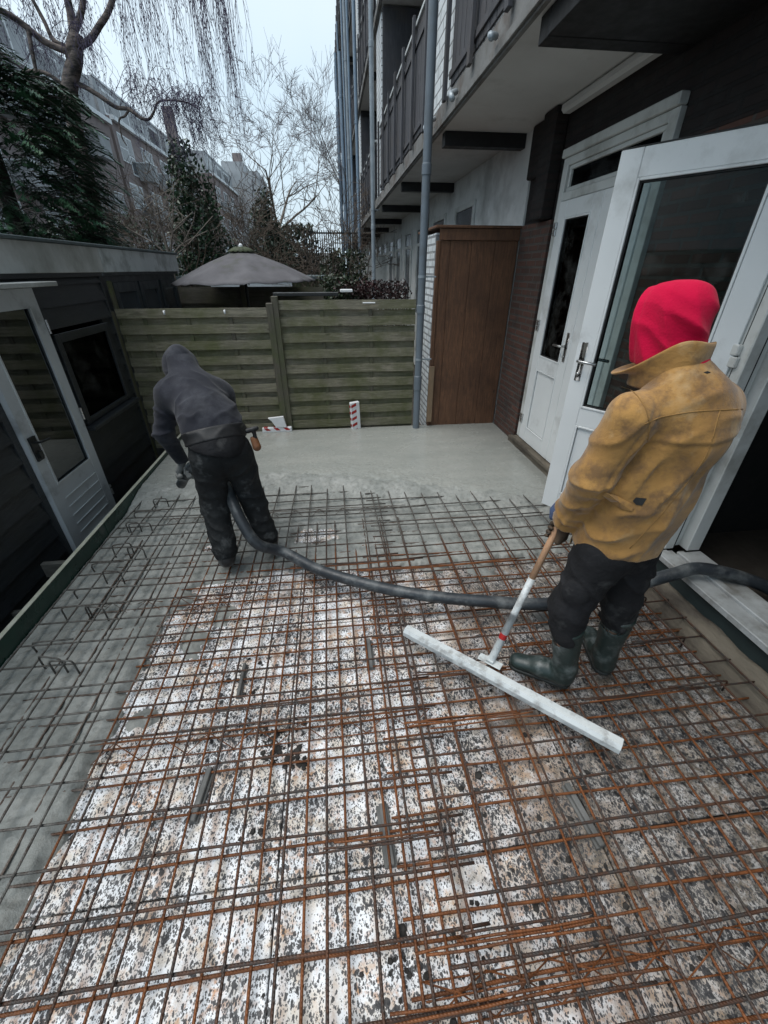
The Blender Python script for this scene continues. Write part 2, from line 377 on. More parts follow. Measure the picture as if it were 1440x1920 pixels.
M['clod'] = plain('black_debris', (.016, .015, .014), (.035, .03, .026), 30, .8, .5)
M['mud_wall'] = plain('muddy_footing', (.17, .145, .11), (.085, .072, .055), 7, .85, .7, 30, .02, stretch=(1, .35, 1), dirt=(.045, .035, .028), dscale=6, dpos=(.46, .66))
M['dpc'] = plain('dark_green_membrane', (.022, .035, .036), (.014, .022, .022), 5, .5, .2)
M['sill'] = plain('aluminium_sill', (.42, .44, .44), (.30, .31, .31), 7, .42, .1, dirt=(.13, .12, .10), dscale=5, dpos=(.48, .72))
M['foam'] = plain('white_foam', (.78, .79, .80), (.68, .69, .70), 9, .6, .3)
M['red_paint'] = plain('red_stripe', (.45, .02, .018), None, 9, .45, .05)
M['concrete_far'] = plain('far_render', (.42, .43, .44), (.33, .34, .35), .8, .85, .1, 5, .02, dirt=(.20, .20, .20), dscale=.5, dpos=(.5, .8))
M['brick_far'] = plain('far_brick', (.235, .19, .18), (.18, .145, .14), 2, .85, .1, 5, .02)
M['win_far'] = plain('far_window', (.045, .055, .065), (.08, .09, .10), .9, .2, 0)
M['white_far'] = plain('far_white_frame', (.78, .80, .81), None, 2, .6, 0)

# suede jacket, cloths
def suede():
    t = NT('ochre_suede')
    c = t.mix(t.ramp(t.noise(4.0, 5, None, .6), [(.33, 0), (.68, 1)]), (.43, .235, .072), (.25, .13, .038))
    c = t.mix(t.ramp(t.noise(9, 6, t.mapv(loc=(4, 2, 1)), .7), [(.46, 0), (.62, .85)]), c, (.15, .085, .040))
    c = t.mix(t.ramp(t.noise(6, 5, t.mapv(loc=(1, 7, 3)), .65), [(.55, 0), (.75, .6)]), c, (.52, .385, .22))
    t.set('Base Color', c); t.set('Roughness', .88); t.set('Sheen Weight', .25); t.set('Sheen Roughness', .5); t.set('Specular IOR Level', .25)
    n1 = t.bump(t.noise(9, 4, None, .5, .6), .45, .022); t.bump(t.noise(190, 4), .4, .003, n1)
    return t.m
M['suede'] = suede()
M['stitch'] = plain('suede_seam', (.30, .165, .05), (.20, .11, .035), 20, .85, .2)
M['red_cloth'] = plain('red_hood_fleece', (.56, .005, .048), (.42, .004, .034), 7, .95, .5, 160, .004, sheen=.08, spec=.1)
M['navy_cloth'] = plain('dark_slate_sweatshirt', (.026, .027, .036), (.017, .018, .024), 6, .9, .4, 160, .003, dirt=(.075, .078, .09), dscale=5, dpos=(.5, .85), sheen=.1, spec=.2)
M['black_cloth'] = plain('black_work_trousers', (.015, .015, .017), (.008, .008, .009), 8, .85, .6, 26, .012, dirt=(.07, .07, .068), dscale=9, dpos=(.56, .78), spec=.3)
M['dirty_cloth'] = plain('cement_marked_trousers', (.015, .017, .018), (.009, .010, .011), 8, .8, .6, 26, .012, dirt=(.10, .105, .105), dscale=9, dpos=(.56, .76), spec=.3)
M['belt'] = plain('dark_belt', (.011, .011, .012), None, 9, .6, .2)
M['boot'] = plain('dark_green_rubber', (.022, .036, .033), (.014, .022, .020), 8, .40, .15, 60, .003, dirt=(.15, .17, .165), dscale=8, dpos=(.52, .74))
M['boot_sole'] = plain('boot_sole', (.012, .016, .015), None, 8, .6, .3)
M['blk_boot'] = plain('muddy_black_boot', (.012, .012, .012), (.02, .02, .02), 10, .5, .3, dirt=(.13, .135, .13), dscale=10, dpos=(.48, .66))
M['skin'] = plain('skin', (.50, .30, .21), (.44, .25, .18), 12, .55, .1)
M['glove'] = plain('brown_work_glove', (.085, .055, .032), (.045, .030, .02), 20, .8, .4)
M['glove_blue'] = plain('blue_glove_cuff', (.055, .085, .17), (.03, .045, .09), 15, .85, .5)
M['glove_grey'] = plain('cement_glove', (.20, .205, .20), (.12, .125, .12), 12, .8, .4)
M['orange'] = plain('worn_orange_leather', (.26, .10, .035), (.10, .05, .028), 12, .6, .4)
M['pole_wood'] = wood_mat('pole_wood', (.62, .36, .21), (.50, .28, .16), 'z', 2, None)
M['alu'] = plain('cement_splashed_white', (.58, .61, .61), (.48, .51, .51), 12, .45, .3, 60, .003, dirt=(.28, .28, .27), dscale=16, dpos=(.5, .68))
M['parasol'] = plain('grey_parasol_cloth', (.135, .13, .138), (.085, .08, .088), 3, .85, .2, 90, .003, dirt=(.075, .088, .05), dscale=3.0, dpos=(.55, .8))
M['parasol_moss'] = plain('mossy_parasol_cloth', (.085, .10, .055), (.05, .06, .035), 8, .9, .3)
M['pole_dark'] = plain('dark_pole', (.015, .016, .016), None, 5, .5, 0)
# foliage
M['conifer'] = plain('conifer_green', (.045, .13, .06), (.02, .06, .033), 3, .6, 0, dirt=(.05, .11, .045), dscale=2, dpos=(.5, .7))
M['holly'] = plain('holly_green', (.035, .078, .036), (.018, .042, .02), 3, .35, 0)
M['ivy'] = plain('ivy_green', (.035, .055, .024), (.02, .03, .016), 3, .5, 0)
M['red_leaf'] = plain('dark_red_leaves', (.045, .012, .013), (.018, .012, .010), 4, .5, 0)
M['dark_ever'] = plain('dark_evergreen', (.038, .062, .036), (.022, .036, .024), 2, .6, 0)
M['bark_birch'] = plain('birch_bark', (.20, .16, .14), (.09, .07, .06), 6, .8, .5, 20, .02, stretch=(1, 1, 3), dirt=(.035, .03, .028), dscale=6, dpos=(.45, .6))
M['twig_birch'] = plain('birch_twig', (.15, .125, .19), (.10, .085, .135), 3, .8, 0)
M['bark_dark'] = plain('dark_bark', (.045, .036, .030), (.028, .022, .018), 6, .85, .4)
M['bark_grey'] = plain('pale_bark', (.22, .19, .16), (.12, .10, .085), 6, .85, .4)
M['twig_brown'] = plain('brown_twigs', (.115, .085, .062), (.06, .045, .035), 4, .85, 0)
M['twig_far'] = plain('far_twigs', (.22, .205, .22), (.15, .14, .155), 1, .85, 0)

# ------------------------------------------------------------------ ground
def grid_mesh(name, xs, ys, zf, mat, parent=None, mask=None):
    nx, ny = len(xs), len(ys); XX, YY = np.meshgrid(xs, ys); ZZ = zf(XX, YY)
    v = np.stack([XX, YY, ZZ], -1).reshape(-1, 3)
    i = np.arange(ny - 1)[:, None] * nx + np.arange(nx - 1)[None]
    f = np.stack([i, i + 1, i + nx + 1, i + nx], -1).reshape(-1, 4)
    if mask is not None:
        mk = mask(XX, YY).reshape(-1)
        f = f[mk[f].any(1)]
    me = bpy.data.meshes.new(name); me.from_pydata(v.tolist(), [], f.tolist())
    me.polygons.foreach_set('use_smooth', [True] * len(me.polygons)); me.update()
    return link_mesh(name, me, parent, [mat])
_seedw = {}
def fnoise(x, y, scale, seed=0, octs=4, rough=.55):
    """value noise on numpy arrays"""
    out = np.zeros_like(x, dtype=float); amp = 1.0; tot = 0
    for o in range(octs):
        r = np.random.default_rng(1000 * seed + o); T = r.random((64, 64)) * 2 - 1
        X = x * scale; Y = y * scale; xi = np.floor(X).astype(int); yi = np.floor(Y).astype(int)
        fx = X - xi; fy = Y - yi; fx = fx * fx * (3 - 2 * fx); fy = fy * fy * (3 - 2 * fy)
        g = lambda a, b: T[a % 64, b % 64]
        out += amp * ((g(xi, yi) * (1 - fx) + g(xi + 1, yi) * fx) * (1 - fy) + (g(xi, yi + 1) * (1 - fx) + g(xi + 1, yi + 1) * fx) * fy)
        tot += amp; amp *= rough; scale *= 2.03
    return out / tot
def sstep(a, b, x):
    t = np.clip((x - a) / (b - a), 0, 1); return t * t * (3 - 2 * t)

g = grid_mesh('ground', np.concatenate([[-400, -100, -40, -15], np.linspace(-8, -1.88, 60), np.linspace(-1.8, 4, 20), [15, 60, 400]]),
              np.concatenate([[-50, -10], np.linspace(-2, 6, 80), [8, 12, 25, 60, 150, 700]]),
              lambda x, y: -.32 + .035 * fnoise(x, y, 3, 1) + 0 * x, M['soil'])
tag(g, kind='structure')

# insulation boards (five courses with joints between them) under the reinforcement
eps = MB()
for bx0, bx1 in ((-1.50, -.31), (-.306, .89), (.894, 2.02)):
    for by0, by1 in ((-.6, .596), (.60, 1.196), (1.20, 1.796), (1.80, 2.396), (2.40, 2.996)):
        eps.bbox(bx0, bx1 - .002, by0, by1 - .002, -.20, -.05, .003)
e = eps.build('insulation_layer', M['eps']); tag(e, kind='structure')
base = MB().box(-1.86, 2.02, -.6, 5.02, -.3, -.205).build('trench_base', M['soil']); tag(base, kind='structure')

# fresh concrete: thin slurry over the left strip and the far half, full thickness beyond the screed line
def conc_h(x, y):
    e1 = -1.12 - x + .07 * fnoise(x, y, 5, 3) + .05 * fnoise(x, y, 16, 4)                        # left strip
    # far border of the bare boards
    yb = np.interp(x, [-1.3, -1.0, -.8, -.45, .0, .35, .9, 1.3, 2.1], [1.7, 2.15, 2.22, 2.34, 2.30, 2.22, 2.20, 2.20, 2.30])
    e2 = y - yb + .14 * fnoise(x, y, 4, 5) + .08 * fnoise(x, y, 14, 6)
    e = np.maximum(e1, e2)
    # bare pockets left in the slurry
    for (cx, cy, rx, ry) in ((-.22, 2.76, .16, .10), (-.95, 2.2, .09, .05), (-1.02, 2.68, .05, .05), (1.65, 2.15, .25, .15)):
        d = np.hypot((x - cx) / rx, (y - cy) / ry) - 1 + .5 * fnoise(x, y, 18, 8)
        e = np.minimum(e, d * .12)
    # strays of slurry on the boards
    for (cx, cy, rr) in ((-.9, 1.75, .12), (-.78, 1.95, .10), (-1.0, 1.28, .07), (.95, 2.2, .12), (1.9, 1.9, .12)):
        d = 1 - np.hypot((x - cx), (y - cy)) / rr + .7 * fnoise(x, y, 14, 9)
        e = np.maximum(e, d * .06)
    up = sstep(0, .07, e) * (.028 + .012 * fnoise(x, y, 3, 11)) + sstep(-.02, .02, e) * .012
    lump = .012 * fnoise(x, y, 19, 12, 5, .7) + .006 * fnoise(x, y, 70, 13, 3, .7)
    h = -.062 + up + lump * sstep(-.02, .05, e)
    # build-up behind the screed
    yf = np.interp(x, [-1.9, -1.2, -.6, 0, .6, 1.1, 1.6, 2.1], [3.62, 3.70, 3.78, 3.66, 3.42, 3.18, 3.0, 2.92]) + .08 * fnoise(x, y, 3.2, 14) + .05 * fnoise(x, y, 11, 15) + .03 * fnoise(x, y, 34, 25)
    t = sstep(-.42, .10, y - yf + .10 * fnoise(x, y, 6, 31))
    mid = sstep(-1.3, -.1, y - yf) * .018
    h = h + mid * sstep(0, .1, e)
    top = .060 + .010 * (1 - sstep(0, .55, y - yf)) * fnoise(x, y, 17, 16, 5, .7) + .0035 * (1 - sstep(.1, .7, y - yf)) * fnoise(x, y, 80, 17, 3, .8) + .002 * fnoise(x, y, 2.5, 18)
    return h * (1 - t) + top * t, e, yf
xs = np.arange(-1.86, 2.061, .0115); ys = np.arange(-.55, 5.02, .0125)
def yf_of(x, y): return conc_h(x, y)[2]
c1 = grid_mesh('rough_concrete', xs, ys, lambda x, y: conc_h(x, y)[0], M['concrete'], None, lambda x, y: (conc_h(x, y)[1] > -.05) & (y < yf_of(x, y) + .10))
tag(c1, kind='structure')
c2 = grid_mesh('screeded_concrete', xs, ys, lambda x, y: conc_h(x, y)[0] + .0006, M['smooth_concrete'], None, lambda x, y: y > yf_of(x, y) + .03)
tag(c2, kind='structure')

# left formwork: green faced board with pale top edge, pegs
fw = empty('formwork_board', (-1.88, 2.5, 0), 'long green formwork board along the left edge of the pour', 'formwork board')
for (y0, y1) in ((-.6, 2.92), (2.925, 5.0)):
    b = MB()
    b.bbox(-1.885, -1.865, y0, y1, -.28, .098 if y0 < 0 else .092, .002).build('board', M['form_green'], fw)
    MB().bbox(-1.889, -1.861, y0, y1 - .001, .0985, .1035, .001).build('top_edge', M['form_edge'], fw)
for y in (.9, 2.1, 2.95, 3.9): MB().bbox(-1.93, -1.887, y, y + .04, -.3, .06, .003).build('peg', M['raw_wood'], fw)
pl_ = MB(); pl_.bbox(-2.22, -1.90, 2.62, 2.66, -.17, -.05, .004)
tag(pl_.build('wooden_plank', M['grey_plank']), 'short grey brown plank bracing green formwork against the black shed', 'plank')
pb = MB().bbox(-2.75, -2.12, 2.30, 2.335, -.33, -.21, .004); tag(pb.build('wooden_kickboard', M['grey_plank']), 'weathered low board lying on the soil below the black shed', 'plank')
# far edge shutter
tag(MB().bbox(-1.86, 2.06, 5.022, 5.045, -.28, .055, .003).build('edge_board', M['grey_plank']), 'low grey edge board between far concrete and wooden fence', 'board')

# ------------------------------------------------------------------ reinforcement
def wob(p0, p1, n, amp, zamp=.004):
    p0 = Vector(p0); p1 = Vector(p1); out = []; ph = random.random() * 6; ph2 = random.random() * 6; k = random.uniform(.8, 1.8)
    d = (p1 - p0); side = Vector((-d.y, d.x, 0)).normalized()
    for i in range(n):
        t = i / (n - 1); q = p0 + d * t + side * amp * (math.sin(ph + 5 * t * k) + .4 * math.sin(ph2 + 13 * t)); q.z += zamp * math.sin(ph2 + 7 * t) ; out.append(q)
    return out
def sheet(label, x0, x1, y0, y1, z, r, mat, offx, offy, rot=0.0, sp=.15, skipc=()):
    cx, cy = (x0 + x1) / 2, (y0 + y1) / 2
    th = empty('reinforcement_mesh', (cx, cy, z), label, 'steel mesh', 'welded reinforcement mesh sheets')
    cr, sr = math.cos(rot), math.sin(rot)
    def rt(p): x, y, zz = p[0] - cx, p[1] - cy, p[2] - .028 * min(1, max(0, (p[1] - 2.85) / .5)) * (1 if z > .03 else 0); return (cx + x * cr - y * sr, cy + x * sr + y * cr, zz)
    x = x0 + offx
    while x < x1:
        MB().tube([rt(p) for p in wob((x + random.uniform(-.004, .004), y0, z), (x + random.uniform(-.004, .004), y1, z), 36, .0035)], r, 6).build('lengthwise_bar', mat, th, True)
        x += sp
    y = y0 + offy; i = 0
    while y < y1:
        if i not in skipc:
            MB().tube([rt(p) for p in wob((x0, y + random.uniform(-.006, .006), z - r * 1.9), (x1, y + random.uniform(-.006, .006), z - r * 1.9), 26, .0035)], r, 6).build('cross_bar', mat, th, True)
        y += sp; i += 1
    return th
rt_, rl = M['rebar_top'], M['rebar_low']
TZ = .046
sheet('upper steel mesh sheet over the left half with grey slurry on its bars', -1.80, .38, .06, 4.2, TZ, .0052, rt_, .02, .03, .0)
sheet('upper steel mesh sheet over the right half under the yellow jacket worker', .22, 1.98, -.05, 4.2, TZ + .010, .0052, rt_, .065, .055, .006)
sheet('rusty lower steel mesh sheet on the white boards, left half', -1.62, .30, .0, 2.9, -.018, .0052, rl, .055, .085, .004)
sheet('rusty lower steel mesh sheet on the dirty boards, right half', .12, 1.95, .02, 2.9, -.010, .0052, rl, .03, .105, -.006)
# loose rusty lap bars laid in bundles across the mesh
def lap(x0, x1, y, n, z=.062, label=''):
    th = empty('lap_bar_bundle', ((x0 + x1) / 2, y, z), label, 'steel bars', 'bundles of loose lap bars on the mesh')
    for i in range(n):
        a = x0 + random.uniform(-.1, .1); b = x1 + random.uniform(-.12, .12)
        MB().tube(wob((a, y + i * .0105 + random.uniform(-.004, .004), z + random.uniform(-.006, .003)), (b, y + i * .0105 + random.uniform(-.005, .005), z - .003), 14, .0022), .0040, 6).build('bar', rl if random.random() < .6 else rt_, th, True)
for (x0, x1, y, n, l) in ((.20, .82, .335, 4, 'thick rusty bar bundle low in the picture right of centre'), (.05, .75, .215, 3, 'rusty bar bundle nearest the camera'),
                       (-.95, .35, 1.205, 2, 'pair of rusty loose bars across the mesh left of the white squeegee'), 
                        (.25, .78, 1.02, 4, 'rusty bar bundle under the middle of the white squeegee'),
                       (.30, .70, 1.28, 3, 'short rusty bar bundle beside the foot of the squeegee pole'), 
                       (.15, 1.3, 2.13, 3, 'rusty bar bundle behind the black hose'), (-.35, .55, 2.22, 3, 'rusty bar bundle just beyond the sagging hose'),
                       (1.0, 1.65, 1.05, 3, 'dark bar bundle in front of the right rubber boot'), 
                        (-.1, .32, .62, 3, 'short rusty bars in the mesh lap beside the grey spacer'),
                       (-.5, .8, 2.95, 2, 'slurry covered bars in the half poured concrete'), (.2, 1.7, 2.72, 2, 'slurry covered bars beside the smooth concrete')):
    lap(x0, x1, y, n, label=l)
# lattice spacers: zigzag wire girders between the two meshes
def lattice(x0, x1, y, label):
    th = empty('lattice_spacer', ((x0 + x1) / 2, y, 0), label, 'wire spacer', 'zigzag wire spacers between the meshes')
    MB().tube(wob((x0, y, .026), (x1, y, .026), 16, .004), .0028, 5).build('top_wire', rl, th, True)
    for s in (-1, 1):
        pts = []; n = int((x1 - x0) / .1)
        for i in range(n + 1): pts.append((x0 + i * .1, y + (s * .045 if i % 2 == 0 else 0), -.040 if i % 2 == 0 else .026))
        MB().tube(pts, .0026, 5).build('zigzag_wire', rl, th)
        MB().tube(wob((x0, y + s * .045, -.042), (x1, y + s * .045, -.042), 12, .003, .001), .0026, 5).build('foot_wire', rl, th, True)
lattice(-1.15, .35, 1.13, 'zigzag wire spacer across the white boards left of the squeegee')
lattice(.15, 1.35, .26, 'zigzag wire spacer low right in front of the camera')
lattice(-1.5, .55, 3.05, 'zigzag wire spacer half sunk in slurry behind the hooded worker')
lattice(-1.55, -.75, 2.05, 'zigzag wire spacer in the slurry by the left hooks')
lattice(.9, 1.9, 1.45, 'zigzag wire spacer behind the rubber boots')
# plastic strip spacers lying on the boards
def strip(x, y, ang, L=.19, w=.022, label='', z=-.05):
    Mx = Matrix.Translation((x, y, z)) @ Matrix.Rotation(ang, 4, 'Z')
    b = MB(Mx); b.bbox(-w, w, -L / 2, L / 2, .0005, .012, .002); b.bbox(-w * .55, w * .55, -L / 2, L / 2, .0125, .030, .003)
    tag(b.build('bar_spacer', M['spacer']), label, 'spacer', 'grey spacer strips under the mesh')
strip(-.64, .91, -.10, .20, .020, 'grey spacer strip on the white boards at lower left')
strip(.09, .685, .06, .20, .024, 'grey spacer strip on the boards at the picture centre')
strip(.865, .66, .12, .22, .020, 'long grey spacer strip on the dirty boards below the squeegee')
strip(.10, 1.53, .0, .20, .022, 'grey spacer strip lying left of the squeegee pole')
strip(-.575, 1.44, .0, .20, .014, 'thin grey spacer strip among the left bars')
strip(1.22, 1.62, .2, .26, .06, 'wide flat grey strip behind the rubber boots')
# hairpin bars along the left edge and hooks at the right edge
hi = 0
HP = ((-1.58, 3.30, .11, 'small steel hairpin just left of the hooded worker'), (-1.66, 2.92, .10, 'steel hairpin farthest of the pair beside the form joint'), (-1.60, 2.90, .16, 'wide steel hairpin beside the form joint'),
      (-1.62, 2.62, .12, 'steel hairpin bent over between the two left pairs'), (-1.50, 2.56, .12, 'steel hairpin bridging two bars left of the black boots'),
      (-1.55, 2.30, .12, 'steel hairpin rising from slurry at left'), (-1.62, 1.98, .14, 'steel hairpin farther of the near left pair'), (-1.50, 1.96, .12, 'steel hairpin near two bars at left, coated in slurry'),
      (-1.55, 1.60, .13, 'steel hairpin nearest the camera on the left strip'), (-1.48, 1.57, .12, 'second nearest steel hairpin on the left strip'))
for x, y, w, l in HP:
    z0 = -.02; z1 = .085; a = random.uniform(-.25, .25); pts = []
    for (u, z) in ((-w / 2, z0), (-w / 2, z1 - .02), (-w / 2 + .006, z1 - .006), (-w / 2 + .02, z1), (w / 2 - .02, z1), (w / 2 - .006, z1 - .006), (w / 2, z1 - .02), (w / 2, z0)):
        pts.append((x + u * math.cos(a), y + u * math.sin(a), z))
    tag(MB().tube(pts, .0048, 7).build('hairpin_bar', rt_, None, True), l, 'steel hairpin', 'bent hairpin bars at the left edge')
for x, y, l in ((-1.75, 3.15, 'bent bar end at the form left of the hooded worker'), (-1.76, 2.45, 'bent bar end hooked beside the green form'), (-1.74, 2.18, 'bent bar end below the form joint'), (-1.74, 1.75, 'bent bar end nearest the camera by the green form')):
    tag(MB().tube([(x + .22, y, .05), (x + .05, y, .05), (x + .01, y + .002, .042), (x, y, .02), (x + .005, y, -.03)], .0048, 7).build('hooked_bar', rt_, None, True), l, 'steel hook', 'hooked bar ends')
for x, y, l in ((1.84, 1.68, 'hooked bar end rising beside the door step behind the boots'), (1.84, 1.36, 'hooked bar end midway along the muddy footing'), (1.84, 1.08, 'hooked bar end near the right picture edge'), (1.85, .83, 'hooked bar end lowest at the right edge')):
    tag(MB().tube([(x - .32, y, .06), (x - .04, y, .062), (x - .008, y, .056), (x, y, .04), (x + .002, y, -.02)], .005, 7).build('hooked_bar', rt_, None, True), l, 'steel hook', 'hooked bar ends')
# grit and clods on the boards
cl_ = MB()
def clod(b, x, y, z, r):
    n = 5; vs = []; fs = []
    pts = []
    for i in range(3):
        for k in range(n):
            an = 2 * math.pi * k / n + i; rr = r * (.55, 1, .5)[i] * random.uniform(.7, 1.3)
            vs.append((x + rr * math.cos(an), y + rr * math.sin(an), z + r * (0, .25, .6)[i] * random.uniform(.8, 1.1)))
    for i in range(2):
        for k in range(n): fs.append((i * n + k, i * n + (k + 1) % n, (i + 1) * n + (k + 1) % n, (i + 1) * n + k))
    fs.append(tuple(range(2 * n, 3 * n))); b.add(vs, fs)
cents = [(-.36, 1.10, .05, 26), (-.30, 1.02, .03, 14), (-.36, 1.02, .02, 14), (.1, .35, .05, 14), (-.45, .75, .03, 8), (.75, .5, .18, 46), (1.1, .75, .25, 60), (.3, .30, .12, 40), (1.2, 1.2, .3, 60), (.9, .3, .25, 40), (.55, .8, .15, 25), (-.55, 1.5, .12, 20)]
for cx, cy, sp, n in cents:
    for i in range(n): clod(cl_, random.gauss(cx, sp), random.gauss(cy, sp * .7), -.05, abs(random.gauss(.0045, .004)) + .0015)
for i in range(360): clod(cl_, random.uniform(-1.15, 1.9), random.uniform(.15, 2.2), -.05, abs(random.gauss(.0022, .002)) + .001)
for i in range(len(cl_.v)):
    x, y, z = cl_.v[i]
    if x > 1.98: cl_.v[i] = (1.98, y, z)
tag(cl_.build('dirt_clumps', M['clod']), 'black grit and dirt crumbs scattered over the white boards', 'dirt', None, 'stuff')
# soil litter between shed and form
lt = MB()
for i in range(500):
    x = random.uniform(-3.2, -1.92); y = random.uniform(.6, 5.2); clod(lt, x, y, -.31, abs(random.gauss(.012, .012)) + .006)
tag(lt.build('soil_crumbs', M['soil']), 'loose soil and rubble between black shed and formwork', 'rubble', None, 'stuff')

# ------------------------------------------------------------------ apartment block on the right
FX = 2.08                                   # face of the facade
bld = empty('apartment_building', (FX, 5, -.3), 'brick apartment block at right with balconies, white doors and drainpipes', 'building')
def part(b, name, mat, par=None, label=None, smooth=False, sharp=False):
    o = b.build(name, mat, par if par is not None else bld, smooth)
    if label: o['label'] = label
    if sharp: auto_smooth(o)
    return o
ST = 2.78; SZ = [2.97 + ST * i for i in range(4)]          # undersides of the balcony slabs
YE = 36.0
# ground-floor facade pieces (openings left for the doors)
w = MB()
part(MB().box(FX, FX + .3, 2.02, 2.93, -.3, 2.44), 'brick_pier', M['brick_mid']); w.box(FX, FX + .3, 2.02, 2.93, 2.442, 2.97)
w.box(FX, FX + .3, 4.27, 5.0, -.3, 2.97)
w.box(FX, FX + .3, 2.93, 4.27, 2.62, 2.97); w.box(FX, FX + .3, 2.93, 4.27, -.3, .12)
w.box(FX, FX + .3, -1.5, 2.02, 2.45, 2.97)
w.box(FX, FX + .3, -1.5, .60, -.3, 2.45)
w.box(FX + .02, FX + .3, .60, 2.02, -.3, .115)
part(w, 'dark_brick_wall', M['brick_dark'])
b = MB(); b.bbox(FX - .035, FX - .002, 4.33, 4.98, -.05, 2.19, .004); part(b, 'brick_pier', M['brick_mid'], label='worn brown brick pier between door and cupboard')
b = MB(); b.bbox(FX - .12, FX - .002, 4.38, 4.62, 2.20, 2.965, .01); b.bbox(FX - .06, FX - .002, 4.64, 4.98, 2.56, 2.965, .01); part(b, 'dark_corbel', M['brick_dark'])
# interior behind the openings
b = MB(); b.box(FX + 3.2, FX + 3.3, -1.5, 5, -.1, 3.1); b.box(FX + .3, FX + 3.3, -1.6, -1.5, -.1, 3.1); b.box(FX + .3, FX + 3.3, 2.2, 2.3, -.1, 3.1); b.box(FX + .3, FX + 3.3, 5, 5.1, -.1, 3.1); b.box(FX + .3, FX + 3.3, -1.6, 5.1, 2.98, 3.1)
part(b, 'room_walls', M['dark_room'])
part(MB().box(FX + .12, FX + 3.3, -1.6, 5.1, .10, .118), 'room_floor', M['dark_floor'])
# upper floors: dark brick plus far white painted ground floor
w = MB(); w.box(FX, FX + 6, -1.5, YE, 3.13, 13.5); part(w, 'upper_wall', M['brick_dark'])
w = MB(); w.box(FX - .02, FX + 6, 5.0, YE, -.3, 2.97); part(w, 'white_wall', M['white_render'])
# slabs with soffits
for i, z in enumerate(SZ):
    w = MB(); w.bbox(1.20, FX - .003, (-1.5 if i == 0 else -1.5), YE, z, z + .15, .006); part(w, 'balcony_slab', M['soffit'])
    w = MB(); w.bbox(1.165, 1.198, -1.5, YE, z - .012, z + .18, .004); w.bbox(1.145, 1.164, -1.5, YE, z + .0, z + .05, .003); part(w, 'slab_edge', M['slab_edge'])
# beams under slabs
for i, z in enumerate(SZ):
    ys_ = [3.0, 5.22, 7.95, 10.6, 13.3] + [16 + 2.7 * k for k in range(7)]
    for y in ys_:
        yy = y; part(MB().bbox(1.225, FX - .003, yy, yy + .12, z - .115, z - .002, .003), 'beam', M['black_beam'])
part(MB().bbox(1.225, FX - .003, 2.2, 2.998, 2.858, 2.967, .003), 'beam', M['black_beam'])
# cornice between soffit and wall
part(MB().bbox(FX - .10, FX - .004, 3.14, 4.36, 2.90, 2.968, .02), 'cornice', M['soffit'])

# doors -----------------------------------------------------------------
def door_leaf(Mx, W, H, panels, par, label, mat=M['upvc'], glass=M['glass'], T=.055, handle=None, hinges=(), name='door', hmat=None, stile=.115, top=.12, mid=.12, bot=.14, glass_from=.80):
    """leaf in local coordinates: u across 0..W, w thickness 0..T (outer face w=0), z up"""
    def mb(): return MB(Mx)
    f = mb(); f.bbox(0, stile, 0, T, 0, H, .004); f.bbox(W - stile, W, 0, T, 0, H, .004)
    f.bbox(stile + .0005, W - stile - .0005, .001, T - .001, H - top, H, .003); f.bbox(stile + .0005, W - stile - .0005, .001, T - .001, 0, bot, .003)
    f.bbox(stile + .0005, W - stile - .0005, .001, T - .001, glass_from - mid, glass_from, .003)
    d = f.build(name, mat, par); d['label'] = label
    # glazing beads
    b = mb(); x0, x1 = stile, W - stile
    for (z0, z1) in ((glass_from, H - top),) + (((bot, glass_from - mid),) if panels else ()):
        for w0 in (-.004, T - .010):
            b.bbox(x0 + .001, x0 + .014, w0, w0 + .014, z0 + .001, z1 - .001, .002); b.bbox(x1 - .014, x1 - .001, w0, w0 + .014, z0 + .001, z1 - .001, .002)
            b.bbox(x0 + .0145, x1 - .0145, w0, w0 + .014, z0 + .001, z0 + .014, .002); b.bbox(x0 + .0145, x1 - .0145, w0, w0 + .014, z1 - .014, z1 - .001, .002)
    b.build('glazing_bead', mat, d)
    g_ = mb()
    for w0 in (.012, T - .020):
        g_.box(x0 + .0005, x0 + .022, w0, w0 + .008, glass_from, H - top); g_.box(x1 - .022, x1 - .0005, w0, w0 + .008, glass_from, H - top)
        g_.box(x0 + .0225, x1 - .0225, w0, w0 + .008, glass_from, glass_from + .022); g_.box(x0 + .0225, x1 - .0225, w0, w0 + .008, H - top - .022, H - top)
    g_.build('gasket', M['groove'], d)
    mb().box(x0 + .004, x1 - .004, T * .5 - .003, T * .5 + .003, glass_from - .004, H - top + .004).build('glass_pane', glass, d)
    if panels: mb().bbox(x0 + .0145, x1 - .0145, .012, T - .012, bot + .0145, glass_from - mid - .0145, .002).build('lower_panel', mat, d)
    if handle:
        hu, hz, sgn = handle
        for w0, dirw in ((-.006, -1), (T + .006, 1)):
            h = mb(); a, c_ = sorted((w0, w0 - dirw * .006)); h.bbox(hu - .02, hu + .02, a, c_, hz - .13, hz + .11, .003)
            h.tube([(hu, w0, hz), (hu, w0 + dirw * .045, hz), (hu + sgn * .02, w0 + dirw * .055, hz), (hu + sgn * .125, w0 + dirw * .052, hz - .004)], .0095, 8)
            h.cyl((hu, w0, hz - .085), (hu, w0 + dirw * .01, hz - .085), .011, 12)
            h.build('handle', M['metal'], d, True)
    for hu, hz in hinges:
        h = mb(); h.bbox(hu - .022, hu + .022, -.016, -.001, hz - .05, hz - .002, .003); h.bbox(hu - .018, hu + .026, -.020, -.001, hz + .002, hz + .05, .003)
        h.build('hinge', hmat or M['metal'], d)
    return d
